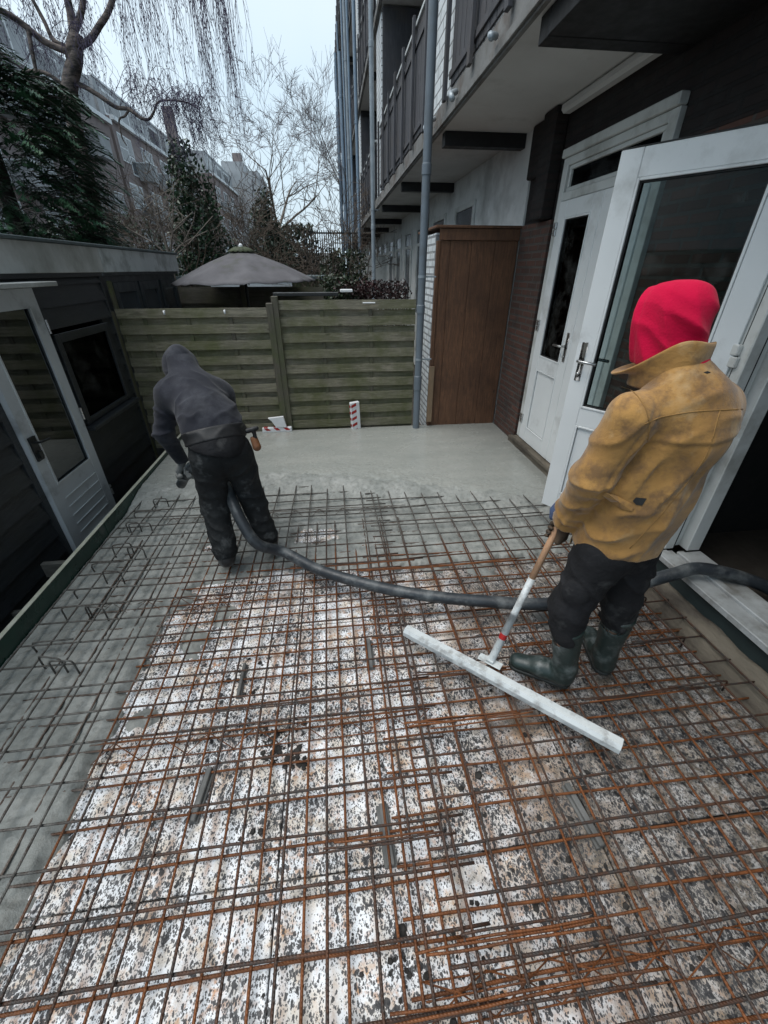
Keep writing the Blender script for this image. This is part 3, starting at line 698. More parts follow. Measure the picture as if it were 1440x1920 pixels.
# frame of the closed pair (Y 2.95..4.25)
fr = MB(); X0, X1 = FX - .035, FX + .07
fr.bbox(X0, X1, 4.185, 4.265, .17, 2.60, .004); fr.bbox(X0, X1, 2.935, 3.015, .17, 2.60, .004)
fr.bbox(X0 + .001, X1, 3.0155, 4.1845, 2.305, 2.365, .004); fr.bbox(X0 + .001, X1, 3.0155, 4.1845, 2.545, 2.60, .004)
part(fr, 'door_frame', M['upvc_frame'])
tr = MB(); 
for (a, c_, z0, z1) in ((3.03, 4.17, 2.366, 2.395), (3.03, 4.17, 2.515, 2.544)): tr.bbox(FX - .02, FX + .03, a, c_, z0, z1, .004)
tr.bbox(FX - .02, FX + .03, 3.03, 3.06, 2.3955, 2.5145, .004); tr.bbox(FX - .02, FX + .03, 4.14, 4.17, 2.3955, 2.5145, .004)
tw = part(tr, 'transom_window', M['upvc_frame']); MB().box(FX + .0, FX + .006, 3.062, 4.138, 2.397, 2.513).build('glass_pane', M['glass_dark'], tw)
part(MB().bbox(FX - .06, FX + .0, 2.93, 4.27, 2.602, 2.66, .006), 'lintel_drip', M['upvc_frame'])
# leaves seen from outside: u runs from the far jamb towards the camera
Mx = Matrix.Translation((FX - .045, 4.182, .175)) @ Matrix.Rotation(R(-90), 4, 'Z')   # u -> -Y, w -> +X
door_leaf(Mx, .66, 2.125, True, bld, 'closed white glazed door leaf next to the brown brick pier', glass=M['glass_dark'], handle=(.60, 1.045, -1), hinges=((.002, .22), (.002, 1.15), (.002, 1.93)), stile=.13, glass_from=.88)
Mx = Matrix.Translation((FX - .045, 3.518, .175)) @ Matrix.Rotation(R(-90), 4, 'Z')
door_leaf(Mx, .50, 2.125, True, bld, 'closed narrow white door leaf half hidden behind the open door', glass=M['glass_dark'], stile=.13, glass_from=.88)
part(MB().bbox(FX - .10, FX + .05, 2.94, 4.26, .125, .165, .006), 'door_step', M['mud_wall'])
part(MB().bbox(FX - .075, FX - .001, 2.94, 4.40, -.05, .12, .01), 'step_footing', M['mud_wall'])
# near doorway frame (open) Y .62 .. 2.0
fr = MB(); fr.bbox(FX - .03, FX + .035, 1.90, 2.00, .245, 2.40, .005); fr.bbox(FX + .0355, FX + .10, 1.93, 2.00, .245, 2.40, .004); fr.bbox(FX + .1005, FX + .19, 1.865, 2.00, .245, 2.40, .004)
fr.bbox(FX - .03, FX + .19, .615, .70, .245, 2.40, .004); fr.bbox(FX - .03, FX + .19, .7005, 1.8645, 2.32, 2.40, .004)
dfr = part(fr, 'door_frame', M['upvc_frame'], label='white frame of the open doorway')
g_ = MB(); g_.box(FX - .0315, FX + .0, 1.953, 1.957, .25, 2.4); g_.box(FX + .030, FX + .036, 1.8985, 1.905, .25, 2.35); g_.build('frame_groove', M['groove'], dfr)
for z in (.50, 1.42, 2.15):
    h = MB(); h.bbox(FX - .052, FX - .0305, 1.935, 1.985, z - .055, z - .003, .004); h.bbox(FX - .056, FX - .0305, 1.945, 1.995, z + .003, z + .055, .004)
    h.build('hinge', M['upvc_frame'], dfr)
si = MB(); si.bbox(FX - .09, FX - .01, .50, 1.90, .205, .243, .004); si.bbox(FX - .0095, FX + .03, .50, 1.90, .205, .235, .004); si.bbox(FX + .0305, FX + .075, .62, 1.864, .205, .252, .004); si.bbox(FX + .0755, FX + .2, .62, 1.864, .205, .240, .004)
part(si, 'door_sill', M['sill'], label='scuffed pale sill of the open doorway')
part(MB().bbox(FX - .062, FX + .019, .3, 1.99, .06, .204, .006), 'damp_membrane', M['dpc'])
def foot(x, y): return 0
ft = MB(); n = 90; prof = [(1.90, -.06), (1.915, -.02), (1.955, .03), (2.0, .085), (2.018, .10), (2.03, -.25)]
vs = []; 
for i in range(n):
    y = -.3 + i * (2.5 + .3) / n
    for (px_, pz_) in prof: vs.append((px_ + .018 * mnoise.noise((y * 3, px_ * 9, 0)), y, pz_ + .022 * mnoise.noise((y * 5.5, px_ * 11, 4)) + .01 * mnoise.noise((y * 17, px_ * 23, 4))))
fs = []; m = len(prof)
for i in range(n - 1):
    for k in range(m - 1): fs.append((i * m + k, (i + 1) * m + k, (i + 1) * m + k + 1, i * m + k + 1))
ft.add(vs, fs); part(ft, 'muddy_footing', M['mud_wall'], smooth=True, label='mud and mortar smeared brick footing below the open doorway')
# open leaf: hinge at (2.05,1.93) free edge at (1.57,2.62)
hx, hy = FX - .045, 1.965; fx_, fy_ = 1.585, 2.66
ang = math.atan2(hy - fy_, hx - fx_); Wl = math.hypot(hx - fx_, hy - fy_)
Mx = Matrix.Translation((fx_, fy_, .19)) @ Matrix.Rotation(ang, 4, 'Z')
door_leaf(Mx, Wl, 2.15, True, bld, 'open white glazed door leaf swung out behind the yellow jacket worker', handle=(.052, 1.10, 1), stile=.118, glass_from=.80, top=.125)
part(MB(Mx).bbox(0, Wl, .002, .053, 2.151, 2.158, .002), 'door_top_seal', M['groove'])

# far ground-floor doors and windows in the white wall
yy = 5.95
k = 0
for y in np.arange(6.5, 34, 1.62):
    y = float(y)
    if k % 3 == 2:
        f = MB(); f.bbox(FX - .06, FX - .025, y, y + .12, .2, 2.9, .01); part(f, 'wall_pilaster', M['white_render'])
    f = MB(); f.bbox(FX - .05, FX - .022, y + .2, y + .27, .1, 2.62, .004); f.bbox(FX - .05, FX - .022, y + 1.13, y + 1.2, .1, 2.62, .004); f.bbox(FX - .049, FX - .022, y + .2705, y + 1.1295, 2.55, 2.62, .004); f.bbox(FX - .049, FX - .022, y + .2705, y + 1.1295, 2.24, 2.30, .004)
    f.bbox(FX - .049, FX - .022, y + .2705, y + .36, .1, 2.2395, .004); f.bbox(FX - .049, FX - .022, y + 1.04, y + 1.1295, .1, 2.2395, .004); f.bbox(FX - .049, FX - .022, y + .3605, y + 1.0395, .1, .9, .004)
    d = part(f, 'window' if k % 2 else 'door', M['upvc_frame']); MB().box(FX - .030, FX - .0225, y + .3605, y + 1.0395, .9, 2.2395).build('glass_pane', M['win_far'], d); MB().box(FX - .030, FX - .0225, y + .2705, y + 1.1295, 2.3005, 2.5495).build('fanlight_pane', M['win_far'], d)
    k += 1
# window just beyond the cupboard, under the soffit
# ground-floor cupboard: white painted block side, brown boarded end
cb = empty('storage_cupboard', (1.6, 5.0, 0), 'tall brown boarded garden cupboard with white painted brick side beside the drainpipe', 'cupboard')
cw = MB(); cw.bbox(1.15, 1.262, 5.06, 5.95, -.05, 2.13, .006); cw.box(1.2625, FX - .025, 5.85, 5.95, -.05, 2.13); cw.build('brick_side', M['brick_cupboard'], cb)
xs_ = [1.19, 1.30, 1.53, 1.79, 2.042]
for i in range(4):
    MB().bbox(xs_[i] + .0015, xs_[i + 1] - .0015, 5.0, 5.022, .055, 2.062, .003).build('board', M['brown_wood'], cb)
MB().bbox(1.175, 2.042, 4.982, 5.0, 2.0625, 2.165, .004).build('top_board', M['brown_wood'], cb)
MB().bbox(1.13, FX - .03, 4.965, 5.96, 2.168, 2.192, .004).build('roof_board', M['brown_wood'], cb)
MB().bbox(1.155, 1.188, 4.985, 5.055, .06, 2.06, .004).build('corner_post', M['brown_wood'], cb)
o = MB().bbox(1.135, 1.20, 4.955, 4.981, .12, .80, .003).build('patch_plank', M['raw_wood'], cb); o['label'] = 'pale short repair plank at the lower corner'
# white painted end walls of the balcony closets on each floor
for i in range(4):
    z = SZ[i] + .15
    for y in (5.02, 10.6, 16.2):
        part(MB().bbox(1.205, 1.9, y, y + .85, z + .002, z + 2.58, .006), 'balcony_closet', M['brick_white'])
# railings
def railing(y0, y1, zf, detail=True):
    z = zf
    r_ = MB(); r_.bbox(1.150, 1.215, y0, y1, z + 1.03, z + 1.065, .004); o = part(r_, 'railing', M['rail_white'])
    n = max(1, int(round((y1 - y0) / .82)))
    for k in range(n + 1):
        y = y0 + (y1 - y0) * k / n; MB().bbox(1.118, 1.149, y - .035, y + .035, z - .02, z + 1.12, .003).build('post', M['rail_wood'], o)
    s_ = MB(); y = y0 + .06
    while y < y1 - .05:
        s_.bbox(1.170, 1.188, y, y + .115, z + .06, z + 1.02, .002); y += .128
    s_.bbox(1.155, 1.169, y0 + .04, y1 - .04, z + .11, z + .16, .002); s_.bbox(1.155, 1.169, y0 + .04, y1 - .04, z + .86, z + .91, .002)
    s_.build('railing_boards', M['rail_wood'], o)
for i in range(4):
    z = SZ[i] + .15
    for (a, c_) in ((-1.2, 1.8), (1.9, 4.95), (5.92, 10.5), (11.5, 16.1), (17.1, 22), (22.2, 28), (28.2, 35.8)): railing(a, c_, z)
# balcony back wall doors (white) on the upper floors
for i in range(3):
    z = SZ[i] + .15
    for y in (6.7, 9.0, 11.8, 14.2, 17.3, 20, 23):
        f = MB(); f.bbox(FX - .05, FX - .004, y, y + .95, z + .05, z + 2.25, .004); d = part(f, 'balcony_door', M['upvc_frame'])
        MB().bbox(FX - .056, FX - .051, y + .14, y + .81, z + .9, z + 2.08, .002).build('glass_pane', M['win_far'], d)
    for y in (10.55, 16.15, 22.1, 28.1): part(MB().bbox(1.22, FX - .005, y - .09, y - .02, z + .003, z + 2.60, .004), 'balcony_screen', M['rail_wood'])
# downpipes
def pipe(x, y, r, z0, z1, mat, label, collars):
    b = MB(); b.cyl((x, y, z0), (x, y, z1), r, 20); 
    o = b.build('drainpipe', mat, bld, True); auto_smooth(o, 40); o['label'] = label
    for z in collars:
        c_ = MB().tube([(x, y, z - .045), (x, y, z - .04), (x, y, z + .04), (x, y, z + .045)], [r * 1.02, r * 1.14, r * 1.14, r * 1.02], 20)
        auto_smooth(c_.build('pipe_collar', mat, o, True), 40)
    for z in collars[::2]:
        k_ = MB().tube([(x, y, z + .30), (x, y, z + .325)], r * 1.10, 20); k_.bbox(x + r, x + r + .11, y - .012, y + .012, z + .305, z + .32, .002)
        k_.build('pipe_bracket', M['zinc'], o)
    return o
pipe(.995, 4.93, .041, -.28, 12.0, M['pipe'], 'tall grey plastic drainpipe beside the brown cupboard', [.58, .66, 1.42, 2.62, 4.4, 5.6])
pipe(1.05, 10.9, .045, -.28, 12.5, M['zinc'], 'zinc drainpipe on the second balcony bay', [2.6, 5.4, 6.6])
pipe(1.06, 15.6, .05, -.28, 12.5, M['pipe_blue'], 'blue grey drainpipe further along the block', [2.6, 5.4, 8])
pipe(1.05, 20.0, .06, -.28, 12.5, M['zinc'], 'far zinc drainpipe', [5.4, 8]); pipe(.98, 23.5, .06, -.28, 9.3, M['pipe_blue'], 'pale blue far drainpipe', [5.4, 8]); pipe(1.0, 29, .07, -.28, 11, M['pipe_blue'], 'farthest drainpipe', [5.4])
for y, zt in ((18, 10.5), (21.5, 13), (26, 11), (32, 9.6)): part(MB().cyl((1.02, y, 2.9), (1.02, y, zt), .04, 8), 'scaffold_tube', M['pipe_blue'])
# small fittings at slab edge
part(MB().tube([(1.14, 4.55, 3.06), (1.08, 4.50, 3.03), (1.08, 4.42, 2.98)], .022, 8), 'overflow_spout', M['zinc'], smooth=True)
part(MB().tube([(1.14, 3.62, 3.06), (1.09, 3.58, 3.05), (1.08, 3.52, 3.02)], .02, 8), 'overflow_spout', M['zinc'], smooth=True)
part(MB().tube([(1.14, 5.35, 3.08), (1.05, 5.25, 3.03), (1.0, 5.12, 2.96), (1.0, 4.99, 2.9)], .020, 8), 'overflow_spout', M['zinc'], smooth=True)
# far cross wing closing the ground-floor walkway
part(MB().bbox(1.15, FX - .03, 16.6, 16.7, -.3, 2.2, .01), 'garden_door', M['upvc_frame'])

# ------------------------------------------------------------------ black shed on the left
SX = -2.30
shed = empty('garden_shed', (-2.9, 3.6, -.3), 'black tarred board shed with grey glazed door at left', 'shed')
# boards: lapped, leaving openings for door (3.05..3.77) and window (3.90..4.80)
z = -.34; 
bb = MB()
while z < 1.74:
    z1 = min(z + .152, 1.76)
    segs = [(.6, 3.02), (3.80, 4.97)]
    if z > 1.60: segs = [(.6, 4.97)]
    if z1 > .62 and z < 1.32: segs = [(.6, 3.02), (3.80, 3.90), (4.80, 4.97)]
    for (a, c_) in segs:
        bb.add([(SX, a, z), (SX + .030, a, z), (SX + .004, a, z1 + .004), (SX, a, z1 + .004), (SX, c_, z), (SX + .030, c_, z), (SX + .004, c_, z1 + .004), (SX, c_, z1 + .004)],
               [(0, 1, 2, 3), (4, 7, 6, 5), (0, 4, 5, 1), (1, 5, 6, 2), (2, 6, 7, 3), (3, 7, 4, 0)])
        bb.box(SX - .02, SX - .0005, a, c_, z - .001, z1 + .0)
    z += .156
bb.build('wall_boards', M['black_boards'], shed)
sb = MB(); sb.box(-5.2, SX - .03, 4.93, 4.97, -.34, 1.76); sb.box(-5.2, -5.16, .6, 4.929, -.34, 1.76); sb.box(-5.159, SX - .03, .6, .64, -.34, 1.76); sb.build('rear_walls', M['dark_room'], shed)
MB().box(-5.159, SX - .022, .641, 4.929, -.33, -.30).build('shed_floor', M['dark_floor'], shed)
MB().bbox(SX - .02, SX + .03, 4.975, 5.02, -.34, 1.76, .004).build('corner_board', M['black_boards'], shed)
MB().bbox(-5.3, SX + .02, .4, 4.98, 1.76, 1.80, .004).build('roof', M['grey_shed'], shed)
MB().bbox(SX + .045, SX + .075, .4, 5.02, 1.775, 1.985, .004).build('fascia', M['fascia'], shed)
MB().bbox(SX + .035, SX + .092, .4, 7.45, 1.987, 2.012, .004).build('roof_trim', M['edge_trim'], shed)
MB().bbox(SX + .02, SX + .0445, .4, 5.02, 1.74, 1.90, .004).build('soffit_board', M['black_boards'], shed)
# door
Mx = Matrix.Translation((SX + .058, 3.785, -.30)) @ Matrix.Rotation(R(-90), 4, 'Z') @ Matrix.Scale(1, 4)
def shed_door():
    W, H = .745, 1.97; T = .045
    Md = Matrix.Translation((SX + .065, 3.79, -.29)) @ Matrix(((0, -1, 0, 0), (-1, 0, 0, 0), (0, 0, 1, 0), (0, 0, 0, 1)))   # u -> -Y, w -> -X
    Md = Matrix(((0, -1, 0, SX + .065), (-1, 0, 0, 3.79), (0, 0, 1, -.29), (0, 0, 0, 1)))
    f = MB(Md); st = .11
    f.box(0, st, 0, T, 0, H); f.box(W - st, W, 0, T, 0, H); f.box(st + .0005, W - st - .0005, .001, T, H - .13, H); f.box(st + .0005, W - st - .0005, .001, T, 0, .62)
    for v in (f,): pass
    f.f = [tuple(reversed(q)) for q in f.f]
    d = f.build('door', M['grey_door'], shed); d['label'] = 'grey painted shed door with tall glass and slatted lower panel'
    b = MB(Md); b.box(st, st + .014, -.006, .0, .62, H - .13); b.box(W - st - .014, W - st, -.006, 0, .62, H - .13); b.box(st + .0145, W - st - .0145, -.006, 0, .62, .636); b.build('glazing_bead', M['rail_white'], d)
    b = MB(Md)
    for k in range(6): b.box(st + .02, W - st - .02, -.007, -.0005, .08 + k * .082, .087 + k * .082)
    b.build('panel_slats', M['rail_white'], d)
    MB(Md).box(st + .001, W - st - .001, .018, .024, .621, H - .131).build('glass_pane', M['glass_dark'], d)
    b = MB(Md); b.box(W - .09, W - .02, -.014, -.0005, .86, 1.04); b.tube([(W - .05, -.014, 1.0), (W - .05, -.06, 1.0), (W - .16, -.06, .99)], .009, 8); b.box(W - .075, W - .035, -.03, -.0145, .88, .93); b.build('handle', M['pole_dark'], d)
    for z in (.25, 1.0, 1.7): MB(Md).tube([(-.006, -.008, z - .05), (-.006, -.008, z + .05)], .009, 8).build('hinge', M['metal'], d)
shed_door()
fr = MB(); fr.bbox(SX + .0, SX + .03, 3.795, 3.86, -.3, 1.72, .003); fr.bbox(SX + .0, SX + .03, 2.98, 3.04, -.3, 1.72, .003); fr.build('door_jamb', M['black_boards'], shed)
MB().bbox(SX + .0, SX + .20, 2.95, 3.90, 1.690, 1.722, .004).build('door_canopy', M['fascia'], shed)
# window
fr = MB(); fr.bbox(SX + .019, SX + .045, 3.88, 3.95, .58, 1.34, .004); fr.bbox(SX + .019, SX + .045, 4.75, 4.82, .58, 1.34, .004); fr.bbox(SX + .0195, SX + .044, 3.9505, 4.7495, 1.27, 1.34, .004); fr.bbox(SX + .0195, SX + .044, 3.9505, 4.7495, .58, .63, .004); 
wi = fr.build('window', M['black_boards'], shed); MB().box(SX + .005, SX + .011, 3.93, 4.77, .61, 1.29).build('glass_pane', M['glass_dark'], wi)
MB().bbox(SX + .019, SX + .11, 3.84, 4.86, .535, .572, .005).build('window_sill', M['black_boards'], wi)
tag(MB().bbox(-2.62, -2.42, 4.42, 4.66, .62, .78, .01).build('yellow_box', M['raw_wood']), 'small pale box standing inside the black shed window', 'box')
tag(MB().box(-2.75, -2.38, 3.86, 4.84, .56, .60).build('window_shelf', M['grey_plank']), 'shelf inside the black shed window', 'shelf')

# neighbour's grey shed behind the fence
ns = empty('grey_shed', (-3, 6, -.3), 'dark grey neighbouring shed with panelled doors behind the fence', 'shed')
MB().box(-5.0, SX - .012, 5.06, 7.40, -.3, 1.74).build('wall', M['grey_shed'], ns)
MB().bbox(SX + .045, SX + .075, 5.03, 7.42, 1.775, 1.985, .004).build('fascia', M['fascia2'], ns)
MB().bbox(-5.0, SX + .044, 5.06, 7.42, 1.742, 1.80, .004).build('roof', M['grey_shed'], ns)
for y in (5.25, 5.95, 6.68):
    f = MB(); x0, x1 = SX - .010, SX + .02
    f.bbox(x0, x1, y, y + .09, .1, 1.68, .004); f.bbox(x0, x1, y + .56, y + .65, .1, 1.68, .004); f.bbox(x0 + .001, x1 - .001, y + .0905, y + .5595, 1.58, 1.68, .004); f.bbox(x0 + .001, x1 - .001, y + .0905, y + .5595, .9, 1.0, .004)
    d = f.build('door', M['grey_shed'], ns); MB().box(x0 + .001, x0 + .006, y + .0905, y + .5595, 1.0, 1.58).build('glass_pane', M['win_far'], d)
MB().bbox(SX + .021, SX + .05, 5.10, 5.16, .9, 1.70, .003).build('corner_post', M['fence_post'], ns)

# ------------------------------------------------------------------ fences
def panel_fence(name, x0, x1, y, z0, z1, label, mat, post_x=(), rows=15, battens=(), lean=0.0):
    th = empty(name, ((x0 + x1) / 2, y, z0), label, 'fence', None)
    h = (z1 - z0) / rows
    for i in range(rows):
        zz = z0 + h * i + random.uniform(-.006, .006); near = (i % 2 == 0)
        yb = y + (0 if near else .030); hh = h * (1.12 if near else 1.0)
        n = 1; b = MB()
        segs = 10; ph = random.uniform(0, 9)
        vs = []; fs = []
        for k in range(segs + 1):
            x = x0 + (x1 - x0) * k / segs
            bow = .004 * math.sin(k / segs * math.pi * 3 + ph) * (1 if near else .5); dz = .004 * mnoise.noise((x * 3, ph, 0)); l = lean * (zz - z0)
            for (dy, dzz) in ((-.016, 0), (-.010, hh), (.002, hh), (-.004, 0)): vs.append((x, yb + dy + bow + l, zz + dzz + dz))
        for k in range(segs):
            for c_ in range(4): a = k * 4; fs.append((a + c_, a + (c_ + 1) % 4, a + 4 + (c_ + 1) % 4, a + 4 + c_))
        fs += [(3, 2, 1, 0), (segs * 4, segs * 4 + 1, segs * 4 + 2, segs * 4 + 3)]
        b.add(vs, [tuple(reversed(q)) for q in fs]); b.build('board', mat, th)
    for x in battens:
        MB().bbox(x - .022, x + .022, y - .004, y + .010, z0 + .01, z1 - .01, .003).build('batten', M['fence_post'], th)
    for x in post_x:
        MB().bbox(x - .035, x + .035, y - .045, y + .03, z0 - .2, z1 + .055, .004).build('post', M['fence_post'], th)
    return th
panel_fence('wooden_fence', -2.27, -.70, 5.09, -.12, 1.43, 'mossy horizontal board fence panel behind the hooded worker', M['fence_wood'], (-.66,), 19, (-2.0, -1.55, -1.1))
panel_fence('wooden_fence', -.62, .97, 5.10, -.10, 1.495, 'taller mossy fence panel between post and drainpipe', M['fence_wood'], (-.60,), 19, (-.1, .45))
br = MB(Matrix.Translation((-.40, 5.02, .72)) @ Matrix.Rotation(R(-8), 4, 'Y')); br.bbox(-.02, .02, 0, .02, -.75, .8, .003)
# moss-green side post of the left panel running away along the shed
sf = MB(); sf.bbox(-2.29, -2.265, 4.99, 5.05, -.3, 1.42, .004); sf.build('post', M['fence_post'], bpy.data.objects['wooden_fence'])
panel_fence('old_fence', -2.6, -.1, 7.75, -.3, 1.53, 'dark old fence further back under the parasol', M['fence_old'], (-1.4,), 9)
tag(MB().bbox(-.62, .10, 5.16, 5.26, 1.545, 1.58, .004).build('dark_plank', M['pole_dark']), 'black plank lying along the top of the taller fence panel', 'plank')
for x, z, l, y in ((-1.75, 1.41, 'small pale hook on the left fence top, left one', 5.03), (-1.13, 1.41, 'small white hook on the left fence top, right one', 5.03)):
    tag(MB().tube([(x, y, z + .01), (x, y - .03, z + .012), (x + .005, y - .04, z - .02)], .010, 7).build('fence_hook', M['foam'], None, True), l, 'hook')
tag(MB().bbox(.36, .50, 5.045, 5.06, 1.475, 1.487, .003).build('white_clip', M['foam']), 'small white strip on the taller fence panel', 'clip')
tag(MB().bbox(.12, .26, 5.17, 5.24, 1.58, 1.61, .006).build('white_scrap', M['foam']), 'white scrap lying on the fence top beside the black plank', 'scrap')

# red and white plank pieces and foam at the far edge
def striped(name, Mx, L, W, T, n, label):
    th = empty(name, Mx.translation, label, 'plank', None)
    MB(Mx).bbox(-W / 2, W / 2, -T / 2, T / 2, 0, L, .008).build('board', M['foam'], th)
    b = MB(Mx); s_ = L / n
    for k in range(n):
        z0 = s_ * k + s_ * .15; z1 = z0 + s_ * .42
        b.add([(-W * .46, -T / 2 - .0015, z0), (W * .1, -T / 2 - .0015, z0 + s_ * .3), (W * .1, -T / 2 - .0015, z1 + s_ * .3), (-W * .46, -T / 2 - .0015, z1)], [(0, 1, 2, 3)])
        b.add([(-W / 2 - .0015, -T * .4, z0), (-W / 2 - .0015, T * .4, z0), (-W / 2 - .0015, T * .4, z1), (-W / 2 - .0015, -T * .4, z1)], [(0, 3, 2, 1)])
    b.build('red_stripes', M['red_paint'], th)
striped('barrier_plank', Matrix.Translation((.235, 5.0, .0)) @ Matrix.Rotation(R(20), 4, 'Z') @ Matrix.Rotation(R(-2), 4, 'Y'), .40, .12, .05, 5, 'upright white barrier plank with red stripes leaning on the fence')
striped('barrier_plank', Matrix.Translation((-.93, 5.0, .085)) @ Matrix.Rotation(R(90), 4, 'Y') @ Matrix.Rotation(R(0), 4, 'Z'), .36, .06, .05, 3, 'white barrier plank piece with red blocks lying under a foam block')
fb = MB(Matrix.Translation((-.74, 5.0, .115))); fb.prism([(-.03, 0), (.075, 0), (.095, .02), (.09, .03), (-.03, .03)], 0, .01)
fb = MB(); vs = [(-.80, 0, .20), (-.755, 0, .118), (-.63, 0, .118), (-.655, 0, .25), (-.84, 0, .235)]
n = 5; fb.add([(x, 4.97, z) for x, y, z in vs] + [(x, 5.015, z) for x, y, z in vs], [(4, 3, 2, 1, 0), (5, 6, 7, 8, 9)] + [((i), (i + 1) % n, n + (i + 1) % n, n + i) for i in range(n)])
tag(fb.build('foam_block', M['foam']), 'broken white foam block standing on the striped plank', 'foam block')

# ------------------------------------------------------------------ parasol
par = empty('parasol', (-1.20, 7.0, -.3), 'faded grey brown garden parasol with mossy top behind the fence', 'parasol')
NR = 8; RR = 1.02; cx, cy, az = -1.20, 7.0, 2.075
def canopy(rings, r0, z0, r1, z1, sag, nseg=12, scal=.03, rot=.2, tilt=0):
    vs = []; fs = []; N = NR * nseg
    for i in range(rings + 1):
        t = i / rings; r = r0 + (r1 - r0) * t
        for k in range(N):
            a = 2 * math.pi * k / N + rot; q = (k % nseg) / nseg; bow = math.sin(math.pi * q)
            rr = r * (1 - .065 * bow * t); z = z0 + (z1 - z0) * t ** 1.05 + .018 * math.sin(math.pi * t) - sag * bow * t * .6 + .006 * math.sin(2 * math.pi * q * 2) * t + .006 * mnoise.noise((math.cos(a) * 3, math.sin(a) * 3, t * 3))
            vs.append((cx + rr * math.cos(a), cy + rr * math.sin(a), z + tilt * math.cos(a) * t))
    for i in range(rings):
        for k in range(N): k2 = (k + 1) % N; fs.append((i * N + k, (i + 1) * N + k, (i + 1) * N + k2, i * N + k2))
    return MB().add(vs, fs)
o = canopy(14, .10, az - .06, RR, az - .43, .020, nseg=18, tilt=.02).build('canopy', M['parasol'], par, True)
sm = o.modifiers.new('thick', 'SOLIDIFY'); sm.thickness = .004
o = canopy(3, .02, az, .19, az - .062, .0, rot=.2).build('vent_cap', M['parasol_moss'], par, True); sm = o.modifiers.new('thick', 'SOLIDIFY'); sm.thickness = .004
MB().tube([(cx, cy, az - .02), (cx, cy, az + .02), (cx, cy, az + .04)], [.03, .028, .01], 10).build('finial', M['foam'], par)
MB().cyl((cx - .05, cy, -.3), (cx + .0, cy, az - .02), .022, 10).build('pole', M['pole_dark'], par)
for k in range(NR):
    a = 2 * math.pi * k / NR + .2
    MB().tube([(cx + .1 * math.cos(a), cy + .1 * math.sin(a), az - .07), (cx + RR * .99 * math.cos(a), cy + RR * .99 * math.sin(a), az - .445 + .02 * math.cos(a))], .008, 5).build('rib', M['pole_dark'], par)

# ------------------------------------------------------------------ signed-distance modelling for people and soft goods
def V3(*a): return np.array(a, float)
def sd_cone(P, a, b, ra, rb, flat=None):
    a = np.asarray(a, float); b = np.asarray(b, float); q = P - a; d = b - a; k = 1.0
    if flat is not None:
        n = np.asarray(flat[0], float); n = n / np.linalg.norm(n); k = flat[1]
        q = q + (q @ n)[:, None] * n * (1 / k - 1); d = d + (d @ n) * n * (1 / k - 1)
    L2 = max(1e-9, d @ d); t = np.clip((q @ d) / L2, 0, 1)
    r = ra + (rb - ra) * t
    return (np.linalg.norm(q - t[:, None] * d, axis=1) - r) * min(1, k)
def sd_ell(P, c, r, ax=None):
    q = P - np.asarray(c, float)
    if ax is not None: q = q @ np.array(ax, float).T
    r = np.asarray(r, float); k0 = np.linalg.norm(q / r, axis=1); k1 = np.linalg.norm(q / r ** 2, axis=1) + 1e-9
    return k0 * (k0 - 1) / k1
def smin(a, b, k):
    h = np.clip(.5 + .5 * (b - a) / k, 0, 1); return b * (1 - h) + a * h - k * h * (1 - h)
def smax(a, b, k): return -smin(-a, -b, k)
def wr(P, c, n, lam, R_, amp, warp=1.0, ph=0.0):
    """local sinusoidal folds"""
    q = P - np.asarray(c, float); n = np.asarray(n, float); n = n / np.linalg.norm(n)
    w_ = warp * (1.5 * np.sin(P[:, 0] * 15 + P[:, 2] * 9 + ph) + 1.3 * np.sin(P[:, 1] * 17 - P[:, 2] * 8 + 2 * ph) + .6 * np.sin(P[:, 0] * 37 - P[:, 1] * 31 + ph))
    t = q @ n * math.pi / lam + .5 * w_ + ph
    rid = (1 - np.abs(np.sin(t))) ** 1.4                                    # narrow raised ridges
    mod = .5 + .5 * np.sin(P[:, 0] * 21 + P[:, 1] * 27 + 3 * ph + t)
    return -1.7 * amp * np.exp(-(np.linalg.norm(q, axis=1) / R_) ** 2) * (rid * (.25 + .75 * mod) - .25)
def lump(P, sc, amp, ph=0.0):
    return amp * (np.sin(P[:, 0] * sc + 1.7 * np.sin(P[:, 2] * sc * .7 + ph)) * np.sin(P[:, 1] * sc * 1.1 + 1.3 * np.sin(P[:, 0] * sc * .6)) + .6 * np.sin(P[:, 2] * sc * 1.6 + 2 * np.sin(P[:, 1] * sc * .8 + ph)))
